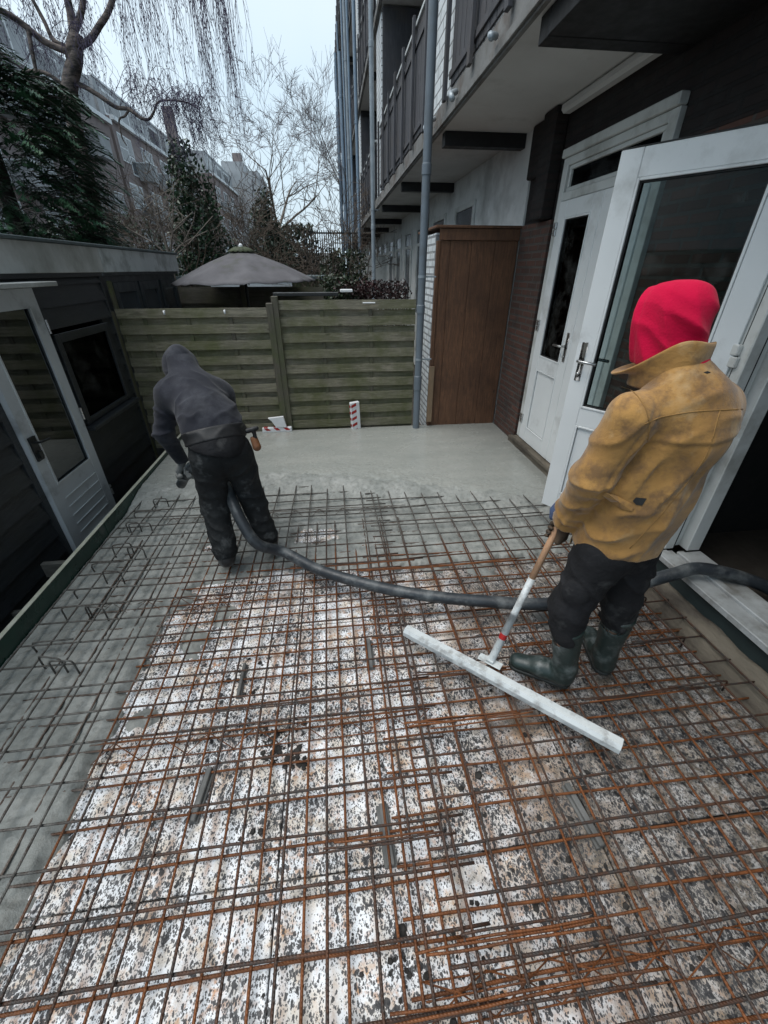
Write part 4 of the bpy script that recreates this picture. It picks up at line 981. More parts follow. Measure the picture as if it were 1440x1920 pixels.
def nets(fn, lo, hi, h):
    lo = np.asarray(lo, float); n = np.ceil((np.asarray(hi, float) - lo) / h).astype(int) + 1
    gx, gy, gz = [lo[i] + h * np.arange(n[i]) for i in range(3)]
    D = np.empty(n)
    for i0 in range(0, n[0], 16):
        G = np.stack(np.meshgrid(gx[i0:i0 + 16], gy, gz, indexing='ij'), -1); D[i0:i0 + 16] = fn(G.reshape(-1, 3)).reshape(G.shape[:3])
    S = D < 0
    c8 = [S[i:n[0] - 1 + i, j:n[1] - 1 + j, k:n[2] - 1 + k] for i in (0, 1) for j in (0, 1) for k in (0, 1)]
    cnt = sum(c.astype(int) for c in c8); act = (cnt > 0) & (cnt < 8)
    idx = -np.ones(act.shape, int); ii = np.argwhere(act); idx[act] = np.arange(len(ii))
    acc = np.zeros((len(ii), 3)); num = np.zeros(len(ii))
    cor = [(i, j, k) for i in (0, 1) for j in (0, 1) for k in (0, 1)]
    for a in cor:
        for ax in range(3):
            if a[ax] == 0:
                b = list(a); b[ax] = 1
                da = D[ii[:, 0] + a[0], ii[:, 1] + a[1], ii[:, 2] + a[2]]; db = D[ii[:, 0] + b[0], ii[:, 1] + b[1], ii[:, 2] + b[2]]
                m = (da < 0) != (db < 0); t = np.where(m, da / np.where(m, da - db, 1), 0)
                p = np.tile(np.array(a, float), (len(ii), 1)); p[:, ax] = t
                acc[m] += p[m]; num[m] += 1
    V = lo + h * (ii + acc / num[:, None])
    F = []
    for ax in range(3):
        o1, o2 = [(1, 2), (2, 0), (0, 1)][ax]
        sl = [slice(1, n[k] - 1) for k in range(3)]; sl[ax] = slice(0, n[ax] - 1); sl2 = list(sl); sl2[ax] = slice(1, n[ax])
        A = S[tuple(sl)]; B = S[tuple(sl2)]; q = np.argwhere(A != B)
        if not len(q): continue
        inside = A[tuple(q.T)]
        off = np.ones(3, int); off[ax] = 0; q = q + off
        def cell(d1, d2):
            c = q.copy(); c[:, o1] -= d1; c[:, o2] -= d2; return idx[c[:, 0], c[:, 1], c[:, 2]]
        quad = np.stack([cell(1, 1), cell(0, 1), cell(0, 0), cell(1, 0)], 1)
        quad[~inside] = quad[~inside][:, ::-1]; F.append(quad)
    return V, np.concatenate(F)
def sdf_obj(name, fn, lo, hi, h, mat, parent, frame=None, smooth_it=1):
    V, F = nets(fn, lo, hi, h)
    for _ in range(smooth_it):                       # light tangential smoothing
        acc = np.zeros_like(V); n = np.zeros(len(V))
        for a, b in ((0, 1), (1, 2), (2, 3), (3, 0)):
            np.add.at(acc, F[:, a], V[F[:, b]]); np.add.at(acc, F[:, b], V[F[:, a]]); np.add.at(n, F[:, a], 1); np.add.at(n, F[:, b], 1)
        V = V * .5 + .5 * acc / np.maximum(n, 1)[:, None]
    if frame is not None: V = frame(V)
    me = bpy.data.meshes.new(name); me.from_pydata(V.tolist(), [], F.tolist())
    me.polygons.foreach_set('use_smooth', [True] * len(me.polygons)); me.update()
    return link_mesh(name, me, parent, [mat])
def view_frame(C):
    n = math.hypot(*C); nx, ny = C[0] / n, C[1] / n
    ex = np.array([ny, -nx, 0]); ev = np.array([nx, ny, 0])
    def f(V):
        V = np.atleast_2d(V); return np.array([C[0], C[1], 0.0]) + V[:, :1] * ex + V[:, 1:2] * ev + V[:, 2:3] * np.array([0, 0, 1.0])
    return f
def pt(f, *a): return Vector(f(np.array([a], float))[0])
def unit(v): v = np.asarray(v, float); return v / np.linalg.norm(v)

def grip_hand(P, G, A, pd, r, wrist, s_=1.0, spread=.0):
    """SDF of a gloved hand closed round a bar: G grip centre, A bar axis (towards the thumb side), pd direction from the bar to the palm back, r bar radius, wrist point"""
    A = unit(A); pd = np.asarray(pd, float); pd = unit(pd - A * (pd @ A)); sd = np.cross(A, pd)
    fr = .0095 * s_; R0 = r + fr * .95
    def at(ang, u, rad=R0): return G + A * u + (pd * math.cos(ang) + sd * math.sin(ang)) * rad
    pc = G + pd * (R0 + .006)
    # palm: slab behind the bar
    d = sd_cone(P, at(.35, -.028, R0 + .008), at(.35, .030, R0 + .008), .017 * s_, .018 * s_, (pd, .85))
    d = smin(d, sd_cone(P, at(-.75, -.024, R0 + .010), at(-.75, .026, R0 + .010), .015 * s_, .017 * s_), .012)
    d = smin(d, sd_cone(P, pc + pd * .004, wrist, .024 * s_, .026 * s_), .018)
    fs = []
    for i, (u, sc, reach) in enumerate(((.032, .98, 3.55), (.011, 1.05, 3.8), (-.010, 1.0, 3.7), (-.030, .86, 3.3))):
        angs = [.5, 1.25, 2.15, 2.95, reach]; pts = [at(a_, u + .002 * k, R0 * (1.18 if k in (1, 3) else 1.04)) for k, a_ in enumerate(angs)]
        fd = None
        for k in range(4):
            c = sd_cone(P, pts[k], pts[k + 1], fr * sc * (1.08 - .07 * k), fr * sc * (1.01 - .07 * k)); fd = c if fd is None else smin(fd, c, .003)
        fs.append(fd)
    f_ = fs[0]
    for g in fs[1:]: f_ = smin(f_, g, .0022)
    d = smin(d, f_, .006)
    # thumb leaves the side of the palm and closes the other way, over the index finger
    tp = [at(-.5, .030, R0 + .012), at(-1.15, .048, R0 * 1.25), at(-2.0, .050, R0 * 1.12), at(-2.75, .046, R0 * 1.1)]
    for k in range(3): d = smin(d, sd_cone(P, tp[k], tp[k + 1], (.0135, .0115, .0105)[k] * s_, (.0115, .0105, .009)[k] * s_), .005)
    return d
def bare_body(P, J, head, hr, face, up=(0, 0, 1)):
    """one continuous body surface: J = dict of joints"""
    F = unit(face); L = np.cross(unit(up), F)
    d = sd_cone(P, J['pelvis'], J['waist'], .115, .105, (J['fwd'], .75)); d = smin(d, sd_cone(P, J['waist'], J['chest'], .105, .12, (J['fwd'], .75)), .05)
    d = smin(d, sd_cone(P, J['shL'], J['shR'], .05, .05), .06); d = smin(d, sd_cone(P, J['chest'], J['neck'], .075, .05), .04)
    d = smin(d, sd_cone(P, J['neck'], head, .05, .05), .03)
    for s_ in 'LR':
        d = smin(d, sd_cone(P, J['sh' + s_], J['el' + s_], .045, .036), .03); d = smin(d, sd_cone(P, J['el' + s_], J['wr' + s_], .036, .024), .02)
        d = smin(d, sd_cone(P, J['hip' + s_], J['kn' + s_], .072, .048), .04); d = smin(d, sd_cone(P, J['kn' + s_], J['an' + s_], .048, .030), .02)
        d = smin(d, sd_cone(P, J['an' + s_], J['toe' + s_], .032, .024), .02)
    hd = sd_ell(P, head + F * .008, (.088, .072, .112), [F, L, unit(up)])
    hd = smin(hd, sd_cone(P, head + F * .03 - unit(up) * .06, head + F * .062 - unit(up) * .085, .045, .025), .03)       # jaw
    hd = smin(hd, sd_cone(P, head + F * .090 + unit(up) * .015, head + F * .108 - unit(up) * .022, .009, .014), .008)      # nose
    for s_ in (1, -1):
        hd = smin(hd, sd_ell(P, head + L * s_ * .076 - unit(up) * .005, (.018, .008, .030), [F, L, unit(up)]), .006)          # ears
        hd = smax(hd, -(np.linalg.norm(P - (head + F * .092 + L * s_ * .032 + unit(up) * .012), axis=1) - .014), .012)         # eye sockets
        hd = np.minimum(hd, np.linalg.norm(P - (head + F * .076 + L * s_ * .031 + unit(up) * .010), axis=1) - .0115)
    for z_, a_ in ((-.050, .007), (-.060, .008)):                                                                              # lips
        hd = smin(hd, sd_cone(P, head + F * .086 + L * .018 + unit(up) * z_, head + F * .086 - L * .018 + unit(up) * z_, a_ * .7, a_ * .7), .004)
    return smin(d, hd, .03)
def boot_sdf(P, heel, toe, ankle, top, rt, ra, sole=True):
    heel = np.asarray(heel, float); toe = np.asarray(toe, float); f = unit(toe - heel)
    z0 = heel[2]; up = np.array([0, 0, 1.])
    a = heel + f * .04 + up * .045; b = toe - f * .045 + up * .036; m = heel + f * .15 + up * .05
    d = sd_cone(P, a, m, .042, .045, (up, .9)); d = smin(d, sd_cone(P, m, b, .046, .044, (up, .8)), .02)
    d = smin(d, sd_cone(P, heel + f * .055 + up * .06, heel + f * .15 + up * .055, .045, .045), .03)
    d = smin(d, sd_cone(P, heel + f * .05 + up * .05, ankle, .045, ra), .03); d = smin(d, sd_cone(P, ankle, top, ra, rt), .03)
    d = smax(d, z0 + .006 - P[:, 2], .004)
    return d, f

# ---------------- worker in the yellow jacket
C1 = (1.10, 1.22); f1 = view_frame(C1)
F1 = unit((-.80, .60, 0)); L1 = np.array([-.60, -.80, 0]); U = np.array([0, 0, 1.])
Z0 = .052
J1 = dict(fwd=F1, pelvis=V3(.02, .02, .90), waist=V3(.03, .02, 1.05), chest=V3(.045, .02, 1.33), neck=V3(.0, .03, 1.50),
          shL=V3(-.075, -.115, 1.385), shR=V3(.115, .14, 1.38), elL=V3(-.140, -.145, 1.17), elR=V3(.04, .27, 1.17), wrL=V3(-.205, -.02, .93), wrR=V3(-.15, .10, .99),
          hipL=V3(-.035, -.06, .88), hipR=V3(.07, .09, .88), knL=V3(-.085, -.10, .50), knR=V3(.095, .09, .50), anL=V3(-.045, -.085, .14), anR=V3(.11, .10, .14), toeL=V3(-.22, -.115, .08), toeR=V3(.0, .30, .08))
HD1 = V3(-.070, .045, 1.655); HF1 = unit((-.93, .36, -.12))
person1 = sdf_obj('person', lambda P: bare_body(P, J1, HD1, .1, HF1), (-.34, -.3, .04), (.32, .42, 1.80), .0085, M['skin'], None, f1)
tag(person1, 'person in red hood, ochre suede jacket and rubber boots holding the white squeegee', 'person')
def jacket1(P):
    z = P[:, 2]
    d = sd_cone(P, V3(-.02, .0, .80), V3(.02, .01, 1.08), .175, .168, (F1, .80))
    d = smin(d, sd_cone(P, V3(.02, .01, 1.08), V3(.055, .02, 1.36), .168, .160, (F1, .80)), .06)
    d = smin(d, sd_cone(P, V3(-.06, -.095, 1.40), V3(.12, .135, 1.395), .070, .082), .07)
    d = smin(d, sd_cone(P, V3(.080, .0, 1.33), V3(.04, .02, 1.46), .115, .08), .06)
    d = smin(d, sd_cone(P, V3(.01, .02, 1.45), V3(-.02, .035, 1.54), .095, .082), .04)
    # body folds
    d = d + wr(P, (.06, -.14, 1.18), L1 * .9 + U * .25, .085, .16, .011, .6, 1) + wr(P, (.12, -.06, 1.10), L1 + U * .12, .11, .22, .011, .4, 2)
    d = d + wr(P, (-.02, -.15, .98), U * .8 + L1 * .3, .09, .13, .012, .8, .5) + wr(P, (.1, -.08, 1.42), U + F1, .09, .13, .008, .5, 1.5)
    d = d + lump(P, 13, .0035)
    # yoke seam across the back and centre seams: narrow raised lips
    yz = 1.345 + .10 * (P @ V3(.6, .8, 0)) - .25 * np.maximum(0, .0 - P[:, 0]) ** 1
    back = (P @ F1) < .03
    d = d - np.where(back, .0040 * np.exp(-((z - yz) / .008) ** 2) - .003 * np.exp(-((z - yz + .014) / .006) ** 2), 0)
    # left sleeve
    el = V3(-.145, -.150, 1.17)
    s_ = sd_cone(P, V3(-.088, -.135, 1.392), el, .079, .070); s_ = smin(s_, sd_cone(P, el, V3(-.19, -.055, .97), .072, .063), .03)
    s_ = smin(s_, sd_cone(P, V3(-.19, -.055, .97), V3(-.208, -.020, .885), .063, .060), .02)
    ax = unit(V3(-.05, .10, -.25))
    s_ = s_ + wr(P, (-.14, -.14, 1.10), ax * .8 + V3(.3, 0, 0), .065, .12, .016, .8, .3) + wr(P, (-.19, -.05, .95), ax + V3(-.3, 0, 0), .055, .09, .014, 1.0, 2) + wr(P, (-.11, -.16, 1.33), ax + V3(.9, 0, 0), .075, .11, .009, .8, 1) + lump(P, 17, .003, 2)
    # armhole seam
    q = P - V3(-.055, -.115, 1.40); ahn = unit(V3(-.80, -.45, .25)); t = q @ ahn
    s_ = s_ + .0045 * np.exp(-((t - .012) / .006) ** 2) - .0035 * np.exp(-((t + .002) / .007) ** 2)
    s_ = smax(s_, -(P - V3(-.208, -.020, .895)) @ unit(V3(.018, -.035, .085)), .004)
    r_ = sd_cone(P, V3(.115, .14, 1.39), V3(.03, .26, 1.18), .082, .072); r_ = smin(r_, sd_cone(P, V3(.03, .26, 1.18), V3(-.14, .115, 1.0), .072, .056), .03)
    d = smin(d, s_, .016); d = smin(d, r_, .03)
    hem = .850 + .006 * np.sin(P[:, 0] * 22 + 1) + .05 * np.maximum(0, P[:, 0] - .05)
    # keep the sleeve end: hem plane cuts the body only
    cut = smin(hem - z, np.maximum(np.hypot(P[:, 0] + .222, P[:, 1] + .035) - .060, .80 - z), .01)
    d = smax(d, cut, .004)
    # hollow underside so the hem reads as a shell
    inner = sd_cone(P, V3(-.02, .0, .78), V3(-.0, .0, .90), .155, .15, (F1, .80))
    return smax(d, -inner, .004)
jk = sdf_obj('jacket', jacket1, (-.36, -.34, .78), (.36, .44, 1.62), .0062, M['suede'], person1, f1)
def on_surface(fn, p, dr, n=60, st=.006):
    """march from p along dr until the surface is hit"""
    p = np.array(p, float); dr = unit(dr)
    for _ in range(n):
        v = fn(p[None])[0]
        if v < .0005: break
        p = p + dr * max(.001, min(v * .8, .03))
    return p
def hit(fn, s, z, D):
    """first point of the garment seen from the path side through (s, z) of the worker's own plane"""
    dr = unit(V3(s, D, z - 1.8)); return on_surface(fn, V3(0, -D, 1.8) + dr * (D - .75), dr, 90), dr
def seam(fn, pts, D, r, mat, name, parent, f, lift=.0012, n=8):
    res = []
    for p in catmull([(a, 0, b) for a, b in pts], n):
        h, dr = hit(fn, p[0], p[2], D); res.append(pt(f, *(h - dr * lift)))
    return MB().tube(res, r, 6).build(name, mat, parent, True)
D1 = math.hypot(*C1)
for pts in ([(-.048, 1.338), (-.02, 1.362), (.005, 1.376), (.08, 1.405), (.188, 1.431)], [(.137, 1.417), (.149, 1.257), (.105, 1.05), (.042, .842)],
            [(-.154, 1.451), (-.115, 1.44), (-.07, 1.40), (-.036, 1.34), (-.024, 1.28)], [(-.150, 1.475), (-.10, 1.505), (-.05, 1.528), (.052, 1.560)]):
    seam(jacket1, pts, D1, .0020, M['stitch'], 'seam', jk, f1, 0.0)
def patch(fn, poly, D, thick, mat, name, parent, f):
    hs_ = [hit(fn, x, z, D) for x, z in poly]; pts = [h[0] for h in hs_]; d = hs_[0][1]; n = len(pts); cen = sum(pts) / n
    top = [p - d * thick for p in pts]; bot = [p + d * .004 for p in pts]
    vs = [pt(f, *p) for p in top] + [pt(f, *p) for p in bot] + [pt(f, *(cen - d * thick * 1.1))]
    fs = [(i, (i + 1) % n, 2 * n) for i in range(n)] + [((i + 1) % n, i, n + i, n + (i + 1) % n) for i in range(n)]
    return MB().add(vs, fs).build(name, mat, parent)
patch(jacket1, [(-.110, 1.035), (-.10, 1.052), (-.06, 1.050), (-.005, 1.033), (.008, 1.018), (.004, 1.002), (-.03, 1.000), (-.075, 1.018)], D1, .006, M['suede'], 'waist_strap', jk, f1)
patch(jacket1, [(-.004, 1.045), (.002, 1.062), (.036, 1.068), (.030, 1.036), (.010, 1.033)], D1, .0025, M['groove'], 'strap_slot', jk, f1)
patch(jacket1, [(.058, 1.525), (.066, 1.530), (.076, 1.527), (.068, 1.522)], D1, .0015, M['groove'], 'small_tear', jk, f1)
# collar: standing, flared, pointed at the left front
cv = []; cf = []; N = 48
for ring in range(-1, 5):
    t = max(ring, 0) / 4
    for k in range(N):
        a = 2 * math.pi * k / N
        dirv = F1 * math.cos(a) + L1 * math.sin(a)
        fr_ = max(0, math.cos((a - R(42)) / 2)) ** 14
        r0 = .084; r1 = .086 + .092 * fr_ + .004 * math.sin(5 * a)
        r0 = r0 + .030 * fr_; r = r0 + (r1 - r0) * t ** .8
        cc = np.array([-.026, .026, 1.498]); hz = .084 + .016 * math.cos(a - math.pi) - .085 * fr_
        tilt = .022 * (-math.cos(a)) + .020 * fr_
        p = cc + dirv * r * (1.02 if ring < 0 else 1) * np.array([1.0, .95, 1]) + U * ((-.045 if ring < 0 else 0) + tilt + hz * t + .008 * math.sin(3 * a + 1) * t)
        cv.append(pt(f1, *p))
for ring in range(5):
    for k in range(N):
        cf.append((ring * N + k, ring * N + (k + 1) % N, (ring + 1) * N + (k + 1) % N, (ring + 1) * N + k))
o = MB().add(cv, cf).build('collar', M['suede'], jk, True); sm = o.modifiers.new('thick', 'SOLIDIFY'); sm.thickness = .008; sm.offset = 0; sb_ = o.modifiers.new('sub', 'SUBSURF'); sb_.levels = 1; sb_.render_levels = 1
def hood1(P):
    A = [HF1, np.cross(U, HF1) / np.linalg.norm(np.cross(U, HF1)), U]
    A[2] = np.cross(A[0], A[1])
    d = sd_ell(P, HD1 + V3(.0, 0, .0), (.108, .090, .118), A)
    d = smin(d, sd_cone(P, HD1 + V3(-.045, .02, .030), HD1 + V3(.035, 0, .040), .080, .066), .025)
    d = smin(d, sd_cone(P, HD1 + V3(.0, 0, .05), HD1 + V3(.052, -.005, .072), .06, .030), .03)
    d = smin(d, sd_cone(P, HD1 + V3(-.035, .01, -.03), V3(-.05, .03, 1.53), .088, .088), .03)
    d = smin(d, sd_cone(P, HD1 + V3(.018, -.0, -.03), V3(-.0, .03, 1.53), .076, .074), .03)
    d = d + wr(P, HD1 + V3(-.03, -.08, -.05), V3(.9, 0, .45), .075, .12, .013, .5, 1) + wr(P, HD1 + V3(.05, -.06, -.03), V3(.6, .2, .8), .07, .10, .012, .7, 2) + wr(P, HD1 + V3(-.02, -.05, .07), V3(.3, 0, 1), .05, .08, .006, .9, 3) + lump(P, 22, .0016, 1)
    # opening in front
    front = (P - (HD1 + HF1 * .090)) @ HF1
    hole = sd_ell(P, HD1 + HF1 * .09 - U * .02, (.06, .066, .095), A)
    d = smax(d, front, .008)
    inner = sd_ell(P, HD1 + HF1 * .014, (.090, .072, .098), A)
    inner = smin(inner, hole, .02)
    rim = np.abs(front + .012)
    d = d - .004 * np.exp(-((front + .006) / .006) ** 2) + .003 * np.exp(-((front + .026) / .004) ** 2)
    return smax(smax(d, -inner, .004), 1.528 - P[:, 2], .004)
sdf_obj('hood', hood1, (-.26, -.14, 1.48), (.12, .2, 1.81), .0052, M['red_cloth'], person1, f1)
def trousers1(P):
    d = sd_cone(P, V3(-.005, .0, .86), V3(.0, .01, .95), .135, .135, (F1, .82))
    a = sd_cone(P, V3(-.045, -.065, .84), V3(-.095, -.10, .52), .106, .082); a = smin(a, sd_cone(P, V3(-.095, -.10, .52), V3(-.078, -.095, .38), .082, .074), .03)
    b = sd_cone(P, V3(.05, .08, .84), V3(.085, .09, .52), .104, .078); b = smin(b, sd_cone(P, V3(.085, .09, .52), V3(.100, .095, .40), .078, .070), .03)
    for (c_, ph) in (((-.09, -.12, .42), 0), ((.1, .06, .42), 2)):
        w_ = wr(P, c_, (.7, .3, 1), .085, .15, .014, 1.6, ph) + wr(P, (c_[0], c_[1], .66), (.6, 0, 1), .085, .15, .012, .9, ph + 1)
        if ph == 0: a = a + w_
        else: b = b + w_
    a = smax(a, .365 + .02 * np.sin(P[:, 0] * 30) + .12 * (P[:, 0] + .08) - P[:, 2], .006); b = smax(b, .385 + .015 * np.sin(P[:, 0] * 30 + 2) - P[:, 2], .006)
    # cargo pocket on the left thigh
    pk = sd_ell(P, (-.085, -.165, .66), (.055, .028, .062)); a = smin(a, pk, .008)
    d = smin(smin(a, b, .022), d, .05) + lump(P, 15, .0028)
    return d
tr1 = sdf_obj('trousers', trousers1, (-.26, -.25, .27), (.26, .25, 1.0), .0068, M['black_cloth'], person1, f1)
for nm, heel, toe, ank, top in (('boot', V3(.012, -.075, Z0), V3(-.285, -.125, Z0), V3(-.035, -.085, .16), V3(-.078, -.096, .415)), ('boot', V3(.140, .075, Z0), V3(-.005, .325, Z0), V3(.106, .11, .16), V3(.100, .096, .435))):
    def bf(P, heel=heel, toe=toe, ank=ank, top=top):
        d, f_ = boot_sdf(P, heel, toe, ank, top, .070, .052)
        d = d + wr(P, ank + V3(-.01, 0, .02), (.2, .1, 1), .035, .06, .004, .5)
        tz = P[:, 2] - top[2] - .12 * (P[:, 0] - top[0])
        d = d - .003 * np.exp(-((tz + .012) / .007) ** 2) - .0018 * np.exp(-((tz + .06) / .004) ** 2)
        d = smax(d, tz, .003)
        return smax(d, -(sd_cone(P, top - V3(0, 0, .06), top + V3(0, 0, .05), .060, .062)), .003)
    bo = sdf_obj('boot', bf, np.minimum(heel, toe) - .10, np.maximum(np.maximum(heel, toe), top) + .10, .0058, M['boot'], person1, f1)
    def sf_(P, heel=heel, toe=toe):
        f_ = unit(toe - heel); d = sd_cone(P, heel + f_ * .045, toe - f_ * .048, .047, .047)
        mid = heel + f_ * .12; d = smax(d, -(sd_ell(P, mid - U * .004, (.02, .07, .010))), .004)
        return smax(smax(d, P[:, 2] - (Z0 + .018), .002), (Z0 - .001) - P[:, 2], .002)
    sdf_obj('sole', sf_, np.minimum(heel, toe) - .08, np.maximum(heel, toe) + .08, .005, M['boot_sole'], bo, f1)
# squeegee: screed bar and pole
pb0 = Vector((.69, 1.29, .100)); G1w = np.array([.935, 1.40, .815])
# hands in this worker's frame
def inv_frame(C, p):
    n = math.hypot(*C); nx, ny = C[0] / n, C[1] / n; d = (p[0] - C[0], p[1] - C[1]); return V3(d[0] * ny - d[1] * nx, d[0] * nx + d[1] * ny, p[2])
G1 = inv_frame(C1, G1w); B1 = inv_frame(C1, pb0); A1 = unit(G1 - B1)
def handL(P): return grip_hand(P, G1 - A1 * .022, A1, V3(.85, .25, .2), .0155, V3(-.207, -.024, .915)) + lump(P, 60, .0003)
hl = sdf_obj('glove', handL, G1 - .10, G1 + .12, .0034, M['glove'], person1, f1, 1); hl['label'] = 'brown leather work glove closed round the pole'
G1b = G1 + A1 * .072 + V3(-.004, 0, 0)
def handR(P):
    d = grip_hand(P, G1b, A1, V3(-.75, .35, .4), .0155, G1b + V3(-.005, .055, .055)) + lump(P, 60, .0006)
    return d
hr_ = sdf_obj('glove', handR, G1b - .11, G1b + .13, .0034, M['glove_blue'], person1, f1, 1); hr_['label'] = 'blue knitted work glove on the top of the pole'
def cuffR(P): return smax(sd_cone(P, G1b + V3(.0, .03, .03), J1['wrR'] + V3(.01, .02, .0), .032, .040) + wr(P, G1b, A1, .02, .1, .002), -9 * np.ones(len(P)), .001)
sdf_obj('glove_cuff', cuffR, np.minimum(G1b, J1['wrR']) - .08, np.maximum(G1b, J1['wrR']) + .1, .0055, M['glove_blue'], person1, f1)
sq = empty('squeegee', pb0, 'long white cement splashed squeegee with wooden topped pole held by the yellow jacket worker', 'squeegee')
gt = Vector(pt(f1, *(G1 + A1 * .15))); dirp = (gt - pb0).normalized(); Lp = (gt - pb0).length
MB().tube([pb0 + dirp * (.50), pb0 + dirp * Lp], .0150, 14).build('wooden_handle', M['pole_wood'], sq, True)
MB().tube([pb0, pb0 + dirp * .02, pb0 + dirp * .30, pb0 + dirp * .30, pb0 + dirp * .31, pb0 + dirp * .505], [.020, .019, .0175, .0185, .0160, .0165], 14).build('metal_pole', M['alu'], sq, True)
MB().tube([pb0 + dirp * .155, pb0 + dirp * .185], .0183, 14).build('red_mark', M['red_paint'], sq)
e0 = Vector((.31, 1.57, .082)); e1 = Vector((1.10, .83, .086)); dd = (e1 - e0).normalized()
def bar_profile():
    side = Vector((-dd.y, dd.x, 0)); up = Vector((0, 0, 1)); prof = [(-.030, -.018), (-.026, -.024), (.026, -.024), (.030, -.018), (.030, .008), (.018, .026), (-.018, .026), (-.030, .008)]
    vs = []; n = len(prof); m = 40
    for i in range(m + 1):
        p = e0 + (e1 - e0) * i / m
        for (a, b) in prof: vs.append(p + side * (a + .0015 * mnoise.noise((i * .7, a * 50, b * 50))) + up * (b + .0015 * mnoise.noise((i * .7, a * 50, 7 + b * 50))))
    fs = [(i * n + k, (i + 1) * n + k, (i + 1) * n + (k + 1) % n, i * n + (k + 1) % n) for i in range(m) for k in range(n)] + [tuple(range(n)), tuple(range(m * n, m * n + n))[::-1]]
    return vs, fs
vs, fs = bar_profile(); auto_smooth(MB().add(vs, [tuple(reversed(q)) for q in fs]).build('screed_bar', M['alu'], sq), 30)
side = Vector((-dd.y, dd.x, 0)); Mb = Matrix.Translation(pb0 - Vector((0, 0, .0))) @ Matrix(((dd.x, side.x, 0, 0), (dd.y, side.y, 0, 0), (0, 0, 1, 0), (0, 0, 0, 1)))
b = MB(Mb); b.bbox(-.06, .06, -.022, .022, .0085, .014, .002); b.bbox(-.02, .02, -.016, .016, .0145, .030, .003); b.build('bracket', M['alu'], sq)

# ---------------- bending worker in dark hooded sweatshirt
C2 = (-.68, 2.45); f2 = view_frame(C2)
F2 = unit((-.30, .95, 0)); L2 = np.array([-.95, -.30, 0])
up2 = unit(V3(-.10, .80, .55))
J2 = dict(fwd=unit(V3(-.05, .55, -.8)), pelvis=V3(-.05, .0, .88), waist=V3(-.06, .10, .98), chest=V3(-.12, .34, 1.10), neck=V3(-.16, .47, 1.18),
          shL=V3(-.30, .38, 1.14), shR=V3(.05, .44, 1.10), elL=V3(-.375, .39, .87), elR=V3(.06, .50, .84), wrL=V3(-.325, .53, .60), wrR=V3(-.17, .52, .62),
          hipL=V3(-.13, .0, .86), hipR=V3(.05, .02, .86), knL=V3(-.15, .03, .46), knR=V3(.09, .06, .46), anL=V3(-.155, -.07, .13), anR=V3(.13, -.01, .13), toeL=V3(-.16, .10, .08), toeR=V3(.15, .15, .08))
HD2 = V3(-.185, .56, 1.245); HF2 = unit(V3(-.15, .75, -.62))
HU2 = unit(np.cross(np.cross(HF2, U), HF2))
person2 = sdf_obj('person', lambda P: bare_body(P, J2, HD2, .1, HF2, HU2), (-.48, -.2, .04), (.3, .78, 1.42), .0085, M['skin'], None, f2)
tag(person2, 'person in dark hooded sweatshirt and black trousers bending over and guiding the hose', 'person')
def sweat2(P):
    a_ = unit(V3(-.07, .36, .26)); fl = unit(np.cross(a_, V3(1, .25, 0)))
    d = sd_cone(P, V3(-.055, .0, .90), V3(-.06, .10, 1.0), .165, .165, (fl, .80))
    d = smin(d, sd_cone(P, V3(-.065, .08, .99), V3(-.125, .32, 1.11), .165, .175, (fl, .78)), .06)
    d = smin(d, sd_cone(P, V3(-.26, .35, 1.12), V3(.0, .40, 1.08), .095, .098), .07)
    d = smin(d, sd_cone(P, V3(-.13, .36, 1.12), HD2 - HF2 * .05, .12, .09), .05)
    s_ = sd_cone(P, V3(-.285, .36, 1.11), J2['elL'] + V3(.0, 0, 0), .082, .062); s_ = smin(s_, sd_cone(P, J2['elL'], J2['wrL'], .064, .044), .03)
    s_ = s_ + wr(P, J2['elL'], (0, .2, 1), .06, .13, .014, .8) + wr(P, (-.30, .34, 1.05), (.6, 0, 1), .07, .13, .012, .8, 2)
    r_ = sd_cone(P, V3(.03, .40, 1.07), J2['elR'], .080, .060); r_ = smin(r_, sd_cone(P, J2['elR'], J2['wrR'], .062, .044), .03)
    d = d + wr(P, (-.14, .02, .99), V3(.45, .4, 1), .11, .17, .010, 1.4, 1) + wr(P, (.06, .10, 1.03), V3(-.75, .4, .8), .10, .16, .011, 1.3, 2) + wr(P, (-.12, .25, 1.15), V3(.5, .8, .3), .15, .22, .007, 1.2, 3) + lump(P, 14, .003)
    d = smin(smin(d, s_, .03), r_, .04)
    # ribbed hem
    t = (P - V3(-.05, .0, .86)) @ a_
    hemz = .845 + .06 * P[:, 0] * -1
    pl_ = (V3(-.05, .0, .865)[2] - P[:, 2]) - .25 * (P[:, 0] + .05)
    cutm = smin(pl_, .27 - P[:, 1], .01); return smax(d, cutm, .006)
sw = sdf_obj('sweatshirt', sweat2, (-.50, -.24, .60), (.26, .74, 1.34), .0072, M['navy_cloth'], person2, f2)
def hood2(P):
    A = [HF2, unit(np.cross(HU2, HF2)), HU2]
    d = sd_ell(P, HD2 + V3(0, 0, .0), (.125, .105, .128), A)
    d = smin(d, sd_cone(P, HD2 - HF2 * .03 + HU2 * .03, HD2 - HF2 * .08 + HU2 * .055, .085, .050), .04)
    d = smin(d, sd_cone(P, HD2 - HU2 * .03, HD2 - HU2 * .10 - HF2 * .01, .10, .105), .04)
    d = d + wr(P, HD2 + V3(0, -.09, -.06), V3(.4, .2, 1), .045, .10, .013, .8, 1) + wr(P, HD2 + V3(-.02, -.06, .05), V3(1, .1, .3), .06, .08, .003, .8, 1) + lump(P, 24, .0016)
    inner = sd_ell(P, HD2 + HF2 * .06 - HU2 * .01, (.125, .088, .105), A)
    front = (P - (HD2 + HF2 * .10)) @ HF2
    return smax(smax(d, -inner, .005), front, .006)
